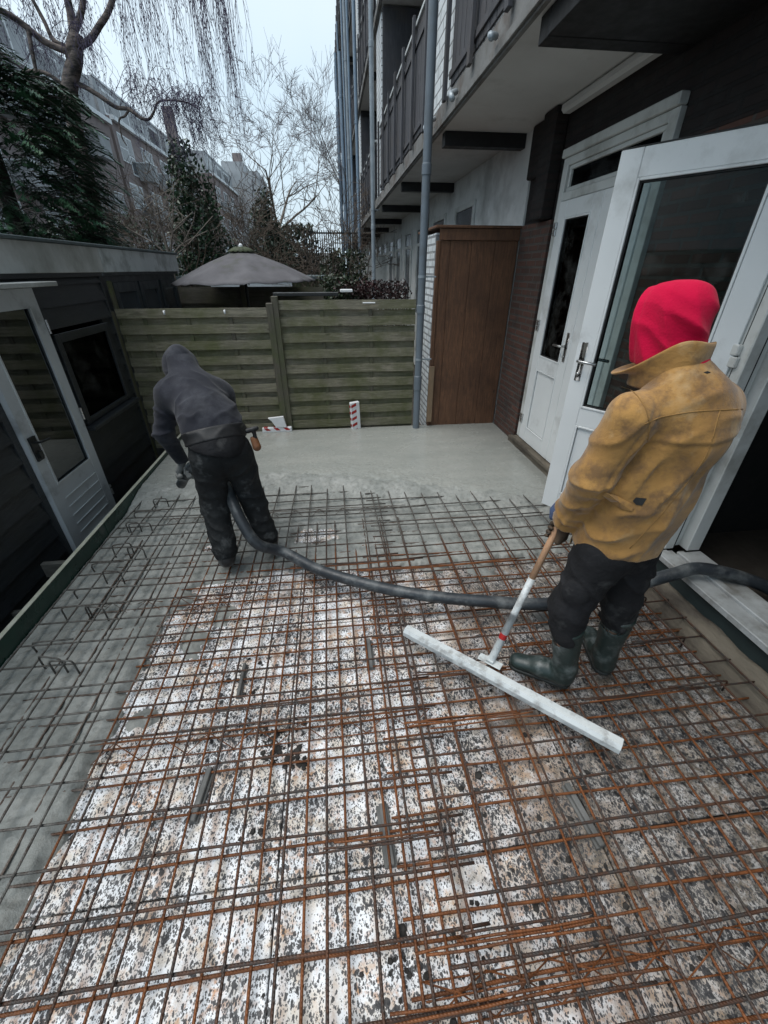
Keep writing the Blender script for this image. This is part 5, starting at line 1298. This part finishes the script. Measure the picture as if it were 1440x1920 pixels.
sdf_obj('hood', hood2, HD2 - .22, HD2 + .22, .0062, M['navy_cloth'], person2, f2)
def trousers2(P):
    d = sd_cone(P, V3(-.045, .0, .84), V3(-.05, .02, .93), .150, .150, ((0, 1, 0), .85))
    a = sd_cone(P, V3(-.125, -.01, .82), V3(-.150, .03, .48), .110, .088); a = smin(a, sd_cone(P, V3(-.15, .03, .48), V3(-.155, -.07, .16), .088, .082), .03)
    b = sd_cone(P, V3(.035, .0, .82), V3(.085, .06, .48), .108, .086); b = smin(b, sd_cone(P, V3(.085, .06, .48), V3(.13, -.01, .16), .086, .080), .03)
    a = a + wr(P, (-.15, -.05, .40), (.75, .1, 1), .10, .16, .014, 1.7) + wr(P, (-.155, -.04, .18), (.1, .2, 1), .085, .11, .014, 1.6, 2) + wr(P, (-.13, -.08, .70), (.5, 0, 1), .10, .14, .013, .8, 1)
    b = b + wr(P, (.1, -.02, .42), (-.8, .1, 1), .105, .16, .014, 1.7, 1) + wr(P, (.13, .0, .18), (.1, .2, 1), .085, .11, .014, 1.6, 3) + wr(P, (.04, -.08, .68), (-.5, 0, 1), .10, .14, .013, .8, 2)
    a = smax(a, .095 - P[:, 2], .006); b = smax(b, .10 - P[:, 2], .006)
    d = smin(smin(a, b, .03), d, .05)
    d = d + .006 * np.exp(-((P[:, 0] + .045) / .008) ** 2) * (P[:, 2] > .6)
    return d + lump(P, 15, .003) - .003 * np.exp(-((P[:, 2] - .885) / .01) ** 2)
sdf_obj('trousers', trousers2, (-.32, -.22, .07), (.28, .24, 1.02), .0074, M['dirty_cloth'], person2, f2)
for heel, toe, ank in ((V3(-.155, -.145, Z0), V3(-.165, .14, Z0), V3(-.155, -.08, .13)), (V3(.135, -.08, Z0), V3(.17, .20, Z0), V3(.13, -.02, .13))):
    def bf(P, heel=heel, toe=toe, ank=ank): return boot_sdf(P, heel, toe, ank, ank + V3(0, 0, .06), .055, .052)[0] + lump(P, 40, .0015)
    bo = sdf_obj('boot', bf, np.minimum(heel, toe) - .10, np.maximum(heel, toe) + V3(.1, .1, .2), .0065, M['blk_boot'], person2, f2)
# dark knitted waistband below the belt
def hem2(P):
    q = sweat2(P) - .005; t = (P - V3(-.055, .0, .945)) @ unit(V3(-.08, .40, .85))
    return smax(smax(smax(q, t + .028, .003), P[:, 1] - .22, .003), -(q + .028), .003)
sdf_obj('waistband', hem2, (-.30, -.24, .74), (.2, .2, 1.05), .0068, M['black_cloth'], sw, f2)
# belt and orange pouch
def belt2(P):
    q = sweat2(P) - .009; t = (P - V3(-.055, .0, .945)) @ unit(V3(-.08, .40, .85))
    return smax(smax(q, np.abs(t) - .040, .004), -(q + .026), .003)
bl = sdf_obj('belt', belt2, (-.30, -.24, .78), (.2, .18, 1.12), .0062, M['belt'], person2, f2)
def pouch(P): return smax(sd_cone(P, V3(.160, -.03, .900), V3(.168, -.045, .852), .023, .028, ((0, 1, 0), .8)) + lump(P, 30, .001), P[:, 2] - .915, .006)
po = sdf_obj('tool_pouch', pouch, (.1, -.11, .79), (.24, .04, .95), .0045, M['orange'], person2, f2)
def pclip(P): return smin(sd_cone(P, V3(.13, -.03, .955), V3(.185, -.03, .965), .016, .013), sd_cone(P, V3(.165, -.03, .96), V3(.168, -.035, .91), .012, .012), .01)
sdf_obj('pouch_clip', pclip, (.09, -.08, .88), (.22, .02, 1.0), .004, M['belt'], person2, f2)

# ---------------- concrete hose
hand2 = V3(-.315, .55, .50)
HG = pt(f2, *hand2)
hose_pts = [pt(f2, -.40, .72, .34), HG, pt(f2, -.20, .34, .60), pt(f2, -.07, .12, .56), pt(f2, -.045, .0, .50), pt(f2, -.01, -.12, .38), pt(f2, .06, -.20, .24), (-.42, 2.32, .13),
            (-.17, 2.14, .09), (.16, 1.95, .088), (.48, 1.82, .088), (.78, 1.74, .088), (1.12, 1.67, .09), (1.40, 1.65, .12), (1.66, 1.63, .21), (1.88, 1.62, .285), (2.05, 1.62, .31), (2.30, 1.53, .27), (2.6, 1.38, .17), (3.1, 1.1, .16)]
hp = catmull(hose_pts, 12)
tag(MB().tube(hp, .0365, 22).build('concrete_hose', M['hose'], None, True), 'thick black rubber concrete hose sagging across the mesh into the doorway', 'hose')
tg = (hp[26] - hp[22]).normalized()
A2 = unit(hand2 - V3(-.20, .34, .60))
def h2L(P): return grip_hand(P, hand2 + A2 * .02, A2, V3(-.9, -.1, .5), .037, J2['wrL'] + V3(.0, .0, .0)) + lump(P, 50, .0007)
g1 = sdf_obj('glove', h2L, hand2 - .15, hand2 + .17, .0042, M['glove_grey'], person2, f2, 1)
h2c = hand2 - A2 * .13
def h2R(P): return grip_hand(P, h2c, A2, V3(.9, .2, .45), .037, J2['wrR'] + V3(.02, -.03, .0)) + lump(P, 50, .0007)
g2 = sdf_obj('glove', h2R, h2c - .15, h2c + .17, .0042, M['glove_grey'], person2, f2, 1)

# ------------------------------------------------------------------ apartment rows across the gardens (left background)
def far_block(x, y0, y1, zt, label, dark=True):
    th = empty('apartment_row', (x - 4, (y0 + y1) / 2, -.3), label, 'building')
    MB().box(x - 9, x, y0, y1, -.3, zt - 1.9).build('wall', M['brick_far'], th)
    rw = MB().box(x - 9, x - .5, y0 + .01, y1 - .01, zt - 1.895, zt).build('roof', M['concrete_far'], th)
    MB().box(x - .01, x + .25, y0, y1, zt - 2.1, zt - 1.85).build('gutter', M['white_far'], th)
    MB().box(x - .55, x - .45, y0, y1, zt, zt + .12).build('roof_edge', M['white_far'], rw)
    n = int((y1 - y0) / 4.2)
    for k in range(n):
        ya = y0 + .4 + k * 4.2
        for zf in (-.6, 2.15, 4.9, 7.65):
            if zf + 2.35 > zt - 2.1: continue
            for (a, w_, zl, zh) in ((.1, 1.3, .8, 2.35), (1.5, .95, .2, 2.35)):
                f = MB(); f.box(x + .005, x + .05, ya + a, ya + a + w_, zf + zl, zf + zh)
                wn_ = f.build('window', M['white_far'], th)
                g_ = MB(); m = (zf + zl + zf + zh) / 2
                g_.box(x + .052, x + .062, ya + a + .09, ya + a + w_ - .09, zf + zl + .09, m - .05); g_.box(x + .052, x + .062, ya + a + .09, ya + a + w_ - .09, m + .05, zf + zh - .09)
                g_.build('pane', M['win_far'], wn_)
            b = MB(); b.box(x + .06, x + 1.0, ya + 2.5, ya + 4.0, zf + .0, zf + .14); b.box(x + .9, x + 1.0, ya + 2.5, ya + 4.0, zf + .145, zf + 1.05); b.box(x + .06, x + .895, ya + 2.5, ya + 2.58, zf + .145, zf + 1.05); b.box(x + .06, x + .895, ya + 3.92, ya + 4.0, zf + .145, zf + 1.05)
            bo = b.build('balcony', M['concrete_far'], th)
            MB().box(x + .06, x + 1.04, ya + 2.46, ya + 4.04, zf + 1.055, zf + 1.12).build('balcony_rail', M['white_far'], bo)
        f = MB().box(x - .495, x - .44, ya + .3, ya + 3.2, zt - 1.7, zt - .3).build('window', M['white_far'], th); MB().box(x - .438, x - .43, ya + .45, ya + 3.05, zt - 1.55, zt - .45).build('pane', M['win_far'], f)
    return th
far_block(-14, 14, 38.5, 12.2, 'long grey brown apartment row behind the birch with white gutters and balconies')
far_block(-14, 39, 58, 12.6, 'apartment row beyond the chimney, seen over the holly bush')
far_block(-12.2, 60, 75, 12.9, 'farther apartment block with glass roof screen')
fb_ = empty('grey_block', (-10, 80, -.3), 'distant low grey block with flat roof left of the bare tree', 'building')
MB().box(-14, -11.0, 76, 86, -.3, 14.8).build('wall', M['concrete_far'], fb_); MB().box(-10.99, -11.1 + 2.0, 76, 86, -.3, 13.8).build('wing', M['concrete_far'], fb_)
MB().box(-12.5, -11.4, 77, 79, 14.81, 15.9).build('roof_box', M['brick_far'], fb_)
ch = MB(); ch.box(-13.9, -13.1, 51.5, 52.4, 9, 14.3); tag(ch.build('chimney', M['brick_far']), 'brown chimney stack rising above the holly bush', 'chimney')

# ------------------------------------------------------------------ trees and shrubs
def branch(B, p, d, L, r, depth, spread=.5, up=.12, kids=(2, 3), twb=None, minr=.002, seg=4, droop=0, ratio=.72, jit=.25, n=5, lratio=.75):
    """recursive tapered limb"""
    pts = [Vector(p)]; rs = [r]; d = Vector(d).normalized(); q = Vector(p)
    for i in range(seg):
        d = (d + Vector((random.gauss(0, jit), random.gauss(0, jit), random.gauss(0, jit))) * .45 + Vector((0, 0, up - droop * (depth == 0)))).normalized()
        q = q + d * (L / seg); pts.append(q.copy()); rs.append(r * (1 - (1 - ratio) * (i + 1) / seg))
    tgt = B if (depth > 1 or twb is None) else twb
    tgt.tube(pts, rs, n if r > .01 else 4 if r > .004 else 3, False)
    if depth <= 0: return
    for k in range(random.randint(*kids)):
        a = random.random() * 2 * math.pi; s_ = spread * random.uniform(.6, 1.3)
        t = Vector((math.cos(a), math.sin(a), random.uniform(-.7, .3))); nd = (d + t * s_).normalized()
        i0 = random.randint(max(1, seg - 2), seg) if k else seg
        branch(B, pts[i0], nd, L * lratio * random.uniform(.75, 1.2), max(minr, rs[i0] * ratio * (1 if k == 0 else .8)), depth - 1, spread, up, kids, twb, minr, seg, droop, ratio, jit, n, lratio)
def bare_tree(name, base, h, r, depth, label, mat, tmat, seedv, trunk_d=(0, 0, 1), cat='tree', group=None, **kw):
    random.seed(seedv); th = empty(name, base, label, cat, group); B = MB(); T = MB()
    branch(B, base, trunk_d, h, r, depth, twb=T, **kw)
    B.build('trunk', mat, th, True); T.build('crown', tmat, th)
    return th
# large bare tree beyond the gardens, and its neighbour by the balconies
bare_tree('bare_tree', (-1.9, 28, -.3), 4.0, .22, 6, 'tall bare tree in the middle distance against the pale sky', M['bark_grey'], M['twig_far'], 5, kids=(3, 4), spread=.74, up=.02, minr=.0065, lratio=.67, ratio=.62, seg=6, jit=.13)
bare_tree('bare_tree', (-2.9, 30, -.3), 3.4, .12, 6, 'smaller bare tree leaning left of the tall bare tree', M['bark_grey'], M['twig_far'], 11, trunk_d=(-.22, 0, 1), kids=(2, 3), spread=.62, up=.05, minr=.009, lratio=.70, ratio=.64, seg=5, jit=.16)
bare_tree('bare_tree', (1.4, 30, -.3), 3.9, .15, 6, 'bare tree partly hidden behind the balconies and drainpipes', M['bark_grey'], M['twig_far'], 21, kids=(3, 4), spread=.55, up=.03, minr=.0065, lratio=.66, ratio=.64, seg=5, jit=.16)
# pale sapling at the shed end
sp_ = empty('sapling', (-2.45, 7.75, -.3), 'thin pale branched sapling at the end of the shed roof', 'tree')
b = MB(); random.seed(4)
def limb(b, pts, r0, r1, n=6):
    q = catmull(pts, 6); m = len(q); b.tube(q, [r0 + (r1 - r0) * i / (m - 1) for i in range(m)], n, False)
limb(b, [(-2.45, 7.75, -.3), (-2.46, 7.8, .9), (-2.48, 7.9, 1.7), (-2.50, 8.0, 2.02)], .045, .03)
for e_ in (((-2.52, 8.0, 2.4), (-2.5, 8.0, 2.85), .022), ((-2.7, 8.0, 2.15), (-3.05, 8.0, 2.36), .016), ((-2.25, 8.0, 2.15), (-1.84, 8.0, 2.32), .018), ((-2.36, 8.0, 2.3), (-2.02, 8.0, 2.55), .014), ((-2.35, 8.02, 2.4), (-2.2, 8.0, 2.9), .014), ((-2.6, 8.0, 2.5), (-2.75, 8.0, 2.95), .010), ((-2.2, 7.9, 2.1), (-1.7, 7.9, 2.5), .010)):
    limb(b, [(-2.49, 7.98, 1.95), e_[0], e_[1]], e_[2], .006)
    for k in range(3): limb(b, [e_[0], tuple(Vector(e_[0]) + Vector((random.uniform(-.25, .25), random.uniform(-.2, .2), random.uniform(.1, .3)))), tuple(Vector(e_[0]) + Vector((random.uniform(-.4, .4), random.uniform(-.3, .3), random.uniform(.3, .6))))], .007, .003, 4)
b.build('trunk', M['bark_grey'], sp_, True)

# weeping birch
wb = empty('weeping_birch', (-4.1, 9.2, -.3), 'weeping birch with pale stout limbs and long hanging bare twigs at upper left', 'tree')
B = MB(); T = MB(); random.seed(31)
limb(B, [(-4.1, 9.2, -.3), (-4.0, 9.1, 1.5), (-3.82, 9.0, 3.2), (-3.72, 9.0, 4.05), (-3.50, 9.0, 4.45), (-3.44, 9.0, 4.62)], .13, .088, 12)
B.tube([(-3.56, 9, 4.42), (-3.45, 9, 4.60), (-3.38, 9, 4.72)], [.08, .105, .075], 10)
limb(B, [(-3.46, 9.0, 4.58), (-3.40, 9, 4.85), (-3.38, 9.0, 5.1), (-3.28, 9, 5.6), (-3.2, 9.1, 6.6)], .058, .035, 10)
limb(B, [(-3.42, 9.0, 4.72), (-3.28, 9, 4.88), (-3.16, 9.0, 5.1), (-3.05, 9, 5.6), (-2.9, 9.2, 6.6)], .045, .03, 10)
limb(B, [(-3.40, 9.0, 4.58), (-3.22, 9, 4.66), (-3.05, 9.0, 4.80), (-2.85, 9, 4.98), (-2.6, 9.0, 5.35), (-2.0, 8.8, 6.2)], .046, .03, 10)
limb(B, [(-3.50, 9.0, 4.55), (-3.72, 9, 4.63), (-3.78, 9.0, 4.82), (-3.88, 9, 5.1), (-4.1, 9, 5.7)], .034, .02, 8)
limb(B, [(-3.50, 9.0, 4.50), (-3.80, 8.9, 4.58), (-4.1, 8.8, 4.78), (-4.5, 8.6, 4.86), (-5.2, 8.4, 4.9)], .045, .03, 8)
limb(B, [(-3.95, 8.85, 4.72), (-3.98, 8.8, 4.4), (-4.02, 8.8, 4.1), (-4.02, 8.8, 3.9)], .03, .012, 6)
limb(B, [(-3.62, 9.0, 4.18), (-3.50, 9, 4.17), (-3.30, 9.0, 4.07), (-3.1, 9, 3.95), (-2.92, 9.0, 3.93), (-2.78, 9, 3.84), (-2.66, 9.0, 3.82), (-2.56, 9, 3.90), (-2.46, 9, 4.02), (-2.30, 9, 4.05), (-2.02, 9, 4.03), (-1.85, 9, 3.95)], .036, .008, 8)
limb(B, [(-2.92, 9.0, 3.92), (-3.0, 9, 3.85), (-3.10, 9.0, 3.80), (-3.12, 9, 3.6), (-3.08, 9, 3.5)], .018, .008, 5)
limb(B, [(-3.7, 9.0, 4.12), (-3.95, 9, 4.28), (-4.2, 9.0, 4.3), (-4.6, 9, 4.2)], .035, .012, 6)
for (x0, y0, z0, x1, y1, z1) in ((-2.0, 8.8, 6.2, -.9, 8.6, 5.9), (-2.6, 9.0, 5.4, -1.6, 8.7, 5.75), (-3.2, 9.1, 6.6, -2.2, 8.9, 6.6)): limb(B, [(x0, y0, z0), ((x0 + x1) / 2, (y0 + y1) / 2, max(z0, z1) + .25), (x1, y1, z1)], .03, .012, 6)
B.build('trunk', M['bark_birch'], wb, True)
def strand(T, p, L, r=.0038, sway=.12, kids=4, buds=True):
    p = Vector(p); q = p.copy(); pts = [q.copy()]; a = random.random() * 6.28; n = 7; dx = math.cos(a) * sway; dy = math.sin(a) * sway
    for i in range(n):
        t = (i + 1) / n; q = p + Vector((dx * t ** .5 + .02 * random.gauss(0, 1), dy * t ** .5, -L * t)); pts.append(q)
    T.tube(pts, [r * (1 - .6 * i / n) for i in range(n + 1)], 3, False)
    for k in range(kids):
        i = random.randint(0, n - 2); s = pts[i]; a = random.random() * 6.28; l = L * random.uniform(.15, .4)
        e = [s, s + Vector((math.cos(a) * .05, math.sin(a) * .05, -l * .25)), s + Vector((math.cos(a) * .08 + random.gauss(0, .02), math.sin(a) * .08, -l * .65)), s + Vector((math.cos(a) * .085, math.sin(a) * .085, -l))]
        T.tube(e, [r * .7, r * .6, r * .5, r * .35], 3, False)
        if buds:
            for w_ in range(2):
                c_ = e[random.randint(1, 3)] + Vector((random.gauss(0, .01), 0, random.gauss(0, .03))); T.tube([c_, c_ - Vector((0, 0, .022))], [.0055, .004], 3)
for i in range(18):                # long right-hand curtain
    x = random.gauss(-1.24, .14)
    strand(T, (x, random.uniform(8.6, 9.4), random.uniform(5.3, 6.0)), random.uniform(1.3, 2.3) * (1.08 if x > -1.3 else .9), kids=6, sway=.10)
for i in range(12):
    strand(T, (random.gauss(-1.60, .16), random.uniform(8.6, 9.4), random.uniform(5.2, 6.0)), random.uniform(.8, 2.3), kids=6, sway=.12)
for i in range(78):               # middle curtain
    x = random.uniform(-2.75, -1.35)
    strand(T, (x, random.uniform(8.6, 9.5), random.uniform(5.2, 6.0)), random.uniform(.6, 1.65), kids=4, sway=.14)
for i in range(70):                # thin veil at left
    strand(T, (random.uniform(-4.6, -2.7), random.uniform(8.4, 9.6), random.uniform(5.0, 5.6)), random.uniform(.4, 1.2), r=.0038, kids=4, sway=.2)
def arc(T, p, dx, h, drop, r=.0045):
    p = Vector(p); pts = []; n = 8
    for i in range(n + 1):
        t = i / n; pts.append(p + Vector((dx * t, random.gauss(0, .02) + .1 * t, h * math.sin(min(1, t * 1.6) * math.pi / 2) - drop * max(0, t - .35) ** 1.5)))
    T.tube(pts, [r * (1 - .6 * i / n) for i in range(n + 1)], 3, False)
    for k in range(5): strand(T, pts[random.randint(3, n)], random.uniform(.12, .4), .003, .03, 1)
for i in range(44): arc(T, (random.uniform(-3.1, -2.1), 9 + random.uniform(-.3, .3), random.uniform(3.9, 4.15)), random.uniform(-.1, .75), random.uniform(.1, .4), random.uniform(.5, 1.2))
for i in range(40): arc(T, (random.uniform(-2.4, -1.8), 9 + random.uniform(-.3, .3), random.uniform(3.95, 4.1)), random.uniform(.05, .45), random.uniform(.05, .25), random.uniform(.6, 1.5))
for i in range(26): arc(T, (random.uniform(-4.4, -3.3), 9 + random.uniform(-.3, .3), random.uniform(4.4, 4.8)), random.uniform(-.3, .8), random.uniform(.05, .4), random.uniform(.5, 1.2))
T.build('crown', M['twig_birch'], wb)

# feathery conifer at the left edge
def leafquad(b, c, d, L, w, up=None):
    d = Vector(d).normalized(); s = d.cross(up or Vector((random.gauss(0, 1), random.gauss(0, 1), random.gauss(0, 1)))).normalized() * w; c = Vector(c)
    b.add([c, c + d * L * .5 + s, c + d * L, c + d * L * .5 - s], [(0, 1, 2, 3)])
cn = empty('conifer', (-3.7, 6.4, -.3), 'dark green feathery conifer with drooping sprays above the black shed', 'tree')
random.seed(12); B = MB(); K = MB()
limb(B, [(-3.75, 6.5, -.3), (-3.7, 6.45, 2.0), (-3.6, 6.4, 3.6), (-3.5, 6.4, 5.2)], .12, .05, 9)
def spray(p, d, L, n=16, w=.012):
    """flat drooping spray with side leaflets"""
    d = Vector(d).normalized(); q = Vector(p); side = d.cross(Vector((0, 0, 1))).normalized(); side = (side + Vector((0, 0, random.uniform(-.5, .5)))).normalized(); pts = [q.copy()]
    for i in range(n):
        d = (d + Vector((0, 0, -.085))).normalized(); q = q + d * L / n; pts.append(q.copy())
        f = math.sin(math.pi * min(1, (i + 1.5) / n * .95)) ** .7
        for s in (-1, 1):
            if random.random() < .12: continue
            dd_ = (d * .75 + side * s * .8 + Vector((0, 0, random.gauss(0, .12)))).normalized()
            leafquad(K, q, dd_, L * .34 * f + .02, w, Vector((0, 0, 1)))
            leafquad(K, q + dd_ * L * .14 * f, (dd_ + d * .7), L * .2 * f + .015, w * .8, Vector((0, 0, 1)))
    B.tube(pts, [.006 * (1 - .7 * i / n) for i in range(n + 1)], 3, False)
for (z0, z1, rmax, N_) in ((2.0, 3.6, 1.0, 720), (3.2, 5.0, .62, 190)):
    for i in range(N_):
        z = random.uniform(z0, z1); a = random.uniform(-2.6, 1.2); rr = rmax * random.uniform(.35, 1.0) * (1 if z0 < 3 else .8) * (1 - .45 * max(0, (z - 3.0)) / 1.5)
        if z0 > 3: a = random.uniform(-3, 0)
        base_ = Vector((-3.68 + rr * .92 * math.cos(a) , 6.4 + rr * .75 * math.sin(a), z))
        if z0 > 3 and base_.x > -3.15: base_.x = -3.2 - random.random() * .3
        spray(base_, (math.cos(a) + .1, math.sin(a), random.uniform(.0, .45)), random.uniform(.28, .5), 11)
for i in range(70): spray((-3.9 + random.random() * .7, 6.1, random.uniform(3.7, 5.2)), (random.uniform(-.2, .5), -.3, -.5), random.uniform(.3, .5), 9)
B.build('trunk', M['bark_dark'], cn); K.build('foliage', M['conifer'], cn)

def leafy(name, label, cen, rad, n, L, w, mat, seedv, bark=M['bark_dark'], group=None, cat='shrub', shape=1.0, stems=18, bare=.0):
    random.seed(seedv); th = empty(name, (cen[0], cen[1], -.3), label, cat, group); B = MB(); K = MB()
    clumps = [(random.uniform(-1, 1), random.uniform(-1, 1), random.uniform(-1, 1)) for _ in range(26)]
    for k in range(stems):
        a = random.random() * 6.28; e = Vector((cen[0] + rad[0] * .8 * math.cos(a) * random.random(), cen[1] + rad[1] * .8 * math.sin(a) * random.random(), cen[2] + rad[2] * random.uniform(-.3, .95)))
        limb(B, [(cen[0] + random.gauss(0, .1), cen[1] + random.gauss(0, .1), -.3), ((cen[0] + e.x) / 2 + random.gauss(0, .1), (cen[1] + e.y) / 2, (e.z - .3) * .55), tuple(e)], .022, .004, 4)
    m = 0
    while m < n:
        u = Vector((random.uniform(-1, 1), random.uniform(-1, 1), random.uniform(-1, 1)))
        taper = 1 - .62 * max(0, (u.z + .2)) ** 1.2 * shape
        rr = math.hypot(u.x, u.y)
        f = mnoise.noise((u.x * 2.3 + seedv, u.y * 2.3, u.z * 2.3))
        if rr > taper * (1 + .35 * f) or (f < -.18 and random.random() < .8): continue
        c = Vector((cen[0] + u.x * rad[0], cen[1] + u.y * rad[1], cen[2] + u.z * rad[2]))
        for q in range(3):
            d = Vector((random.gauss(0, 1), random.gauss(0, 1), random.gauss(.3, .8)))
            leafquad(K, c + Vector((random.gauss(0, .03), random.gauss(0, .03), random.gauss(0, .03))), d, L * random.uniform(.7, 1.3), w)
        m += 1
    B.build('stems', bark, th); K.build('foliage', mat, th); return th
leafy('holly_bush', 'tall glossy dark green holly bush behind the parasol', (-2.62, 10.4, 2.05), (.74, .6, 1.8), 4200, .08, .025, M['holly'], 3, shape=.9, cat='shrub')
leafy('evergreen_shrub', 'dark evergreen shrub between holly bush and bare tree', (-1.95, 16.5, 2.2), (.75, .7, 1.75), 2400, .13, .035, M['dark_ever'], 8)
leafy('evergreen_shrub', 'dark evergreen mass left of the bare tree foot', (-1.05, 18, 1.6), (1.1, .8, 1.55), 2500, .14, .04, M['dark_ever'], 9, shape=.6)
leafy('evergreen_shrub', 'low ivy covered shrub below the balconies', (.45, 13.5, 1.25), (.85, .6, 1.0), 1500, .09, .03, M['ivy'], 10, shape=.5)
leafy('evergreen_shrub', 'dark shrub in front of the apartment row below the birch', (-4.9, 12.5, 1.4), (1.3, .9, 1.5), 1600, .10, .03, M['dark_ever'], 14, shape=.6)
leafy('evergreen_shrub', 'green shrub behind the conifer over the shed roof', (-3.9, 8.0, 1.5), (.7, .5, .9), 1100, .07, .02, M['ivy'], 15, shape=.4)
leafy('ivy_hedge', 'dark red and green ivy hedge on top of the back fence beside the drainpipe', (.75, 8.05, 1.24), (.68, .2, .36), 1500, .05, .018, M['red_leaf'], 16, shape=.05, stems=8, cat='hedge')
leafy('ivy_hedge', 'green ivy end of the hedge next to the twiggy bush', (.18, 8.1, 1.35), (.35, .2, .33), 700, .05, .018, M['ivy'], 17, shape=.05, stems=5, cat='hedge')
def bare_shrub(name, label, cen, h, sp, n, mat, seedv, depth=3, r=.012, minr=.0035):
    random.seed(seedv); th = empty(name, (cen[0], cen[1], -.3), label, 'shrub', None); T = MB(); S = MB()
    for i in range(n):
        a = random.random() * 6.28; q = (cen[0] + random.gauss(0, sp * .4), cen[1] + random.gauss(0, sp * .3), cen[2])
        branch(S, q, (math.cos(a) * .5, math.sin(a) * .4, 1), h * random.uniform(.3, .5), r, depth, .75, .05, (2, 3), T, minr, 3, 0, .68, .35, 4, .72)
    S.build('stems', mat, th); T.build('twigs', mat, th); return th
bare_shrub('bare_shrub', 'tangled brown leafless shrub under the birch above the shed roof', (-3.6, 9.6, 1.2), 2.3, .75, 16, M['twig_brown'], 41, 4)
bare_shrub('bare_shrub', 'brown leafless shrub just left of the holly bush', (-3.0, 9.6, 1.0), 2.4, .5, 11, M['twig_brown'], 42, 4)
bare_shrub('bare_shrub', 'brown leafless shrub right of the holly bush', (-1.75, 12.5, 1.2), 2.6, .7, 13, M['twig_brown'], 43, 4, .014, .005)
bare_shrub('bare_shrub', 'leafless twigs between evergreen shrub and balconies', (-.35, 13.0, .8), 2.6, .9, 14, M['twig_brown'], 44, 4, .014, .005)
bare_shrub('bare_shrub', 'dense pale twig heap beyond the black plank', (.0, 8.9, .9), 1.2, .35, 16, M['twig_brown'], 45, 3, .008, .003)
bare_shrub('bare_shrub', 'thin climbing twigs at the foot of the balconies', (.75, 15, .9), 2.8, .5, 10, M['twig_brown'], 46, 4, .014, .006)
bare_shrub('bare_shrub', 'leafless shrub in front of the far apartment row', (-5.3, 13.8, .8), 3.0, 1.2, 12, M['twig_brown'], 47, 4, .014, .006)
# garden clutter between the fences
hs = empty('garden_house', (-1.2, 9.6, -.3), 'white framed low garden building under the parasol', 'building')
MB().box(-3.2, -.2, 9.7, 12, -.3, 1.62).build('wall', M['fence_post'], hs); MB().box(-2.35, -.75, 9.63, 9.69, 1.50, 1.60).build('frame', M['white_far'], hs); MB().box(-3.3, -.1, 9.6, 12.1, 1.622, 1.68).build('roof', M['edge_trim'], hs); MB().box(-.78, -.72, 9.62, 9.69, .6, 1.49).build('frame', M['white_far'], hs)
gh = MB().box(-.9, .2, 19.0, 19.1, 1.2, 2.35); tag(gh.build('white_garden_wall', M['white_render']), 'pale garden wall glimpsed behind the twigs', 'wall')
lf = empty('lattice_fence', (.2, 17, -.3), 'dark upright slat fence seen through the twigs by the balconies', 'fence')
sl_ = MB()
for k in range(26): sl_.box(-.75 + k * .075, -.72 + k * .075, 17, 17.02, -.3, 2.95)
sl_.build('slats', M['pole_dark'], lf); MB().box(-.75, 1.15, 17.025, 17.05, 2.85, 2.9).build('rail', M['pole_dark'], lf)
bw = MB().box(-6, 1.1, 36.5, 36.8, -.3, 2.6); tag(bw.build('far_garden_wall', M['brick_far']), 'far brown garden wall closing the view behind the shrubs', 'wall')

random.seed(77)
tag(MB().tube([(-2.05, 4.52, -.27), (-2.05, 4.55, -.15), (-2.04, 4.56, -.12)], [.035, .034, .02], 12).build('red_cap', M['red_paint'], None, True), 'small red plastic cap on the soil between shed and formwork', 'cap')

tag(MB(Matrix.Translation((-1.235, .70, -.075)) @ Matrix.Rotation(R(7), 4, 'Z')).bbox(-.045, .045, -.32, .32, 0, .035, .004).build('edge_plank', M['grey_plank']), 'dark wet timber strip between slurry and white boards at lower left', 'plank')
cb2 = MB(); random.seed(5)
for (cx, cy) in ((-.37, 1.13), (-.345, 1.06), (-.28, 1.04), (-.30, 1.0), (-.39, 1.02), (-.24, .99), (.10, .42)):
    for i in range(6): clod(cb2, random.gauss(cx, .012), random.gauss(cy, .012), -.05, abs(random.gauss(.010, .005)) + .003)
tag(cb2.build('mud_clods', M['clod']), 'cluster of wet black mud clods on the white boards left of centre', 'mud', None, 'stuff')
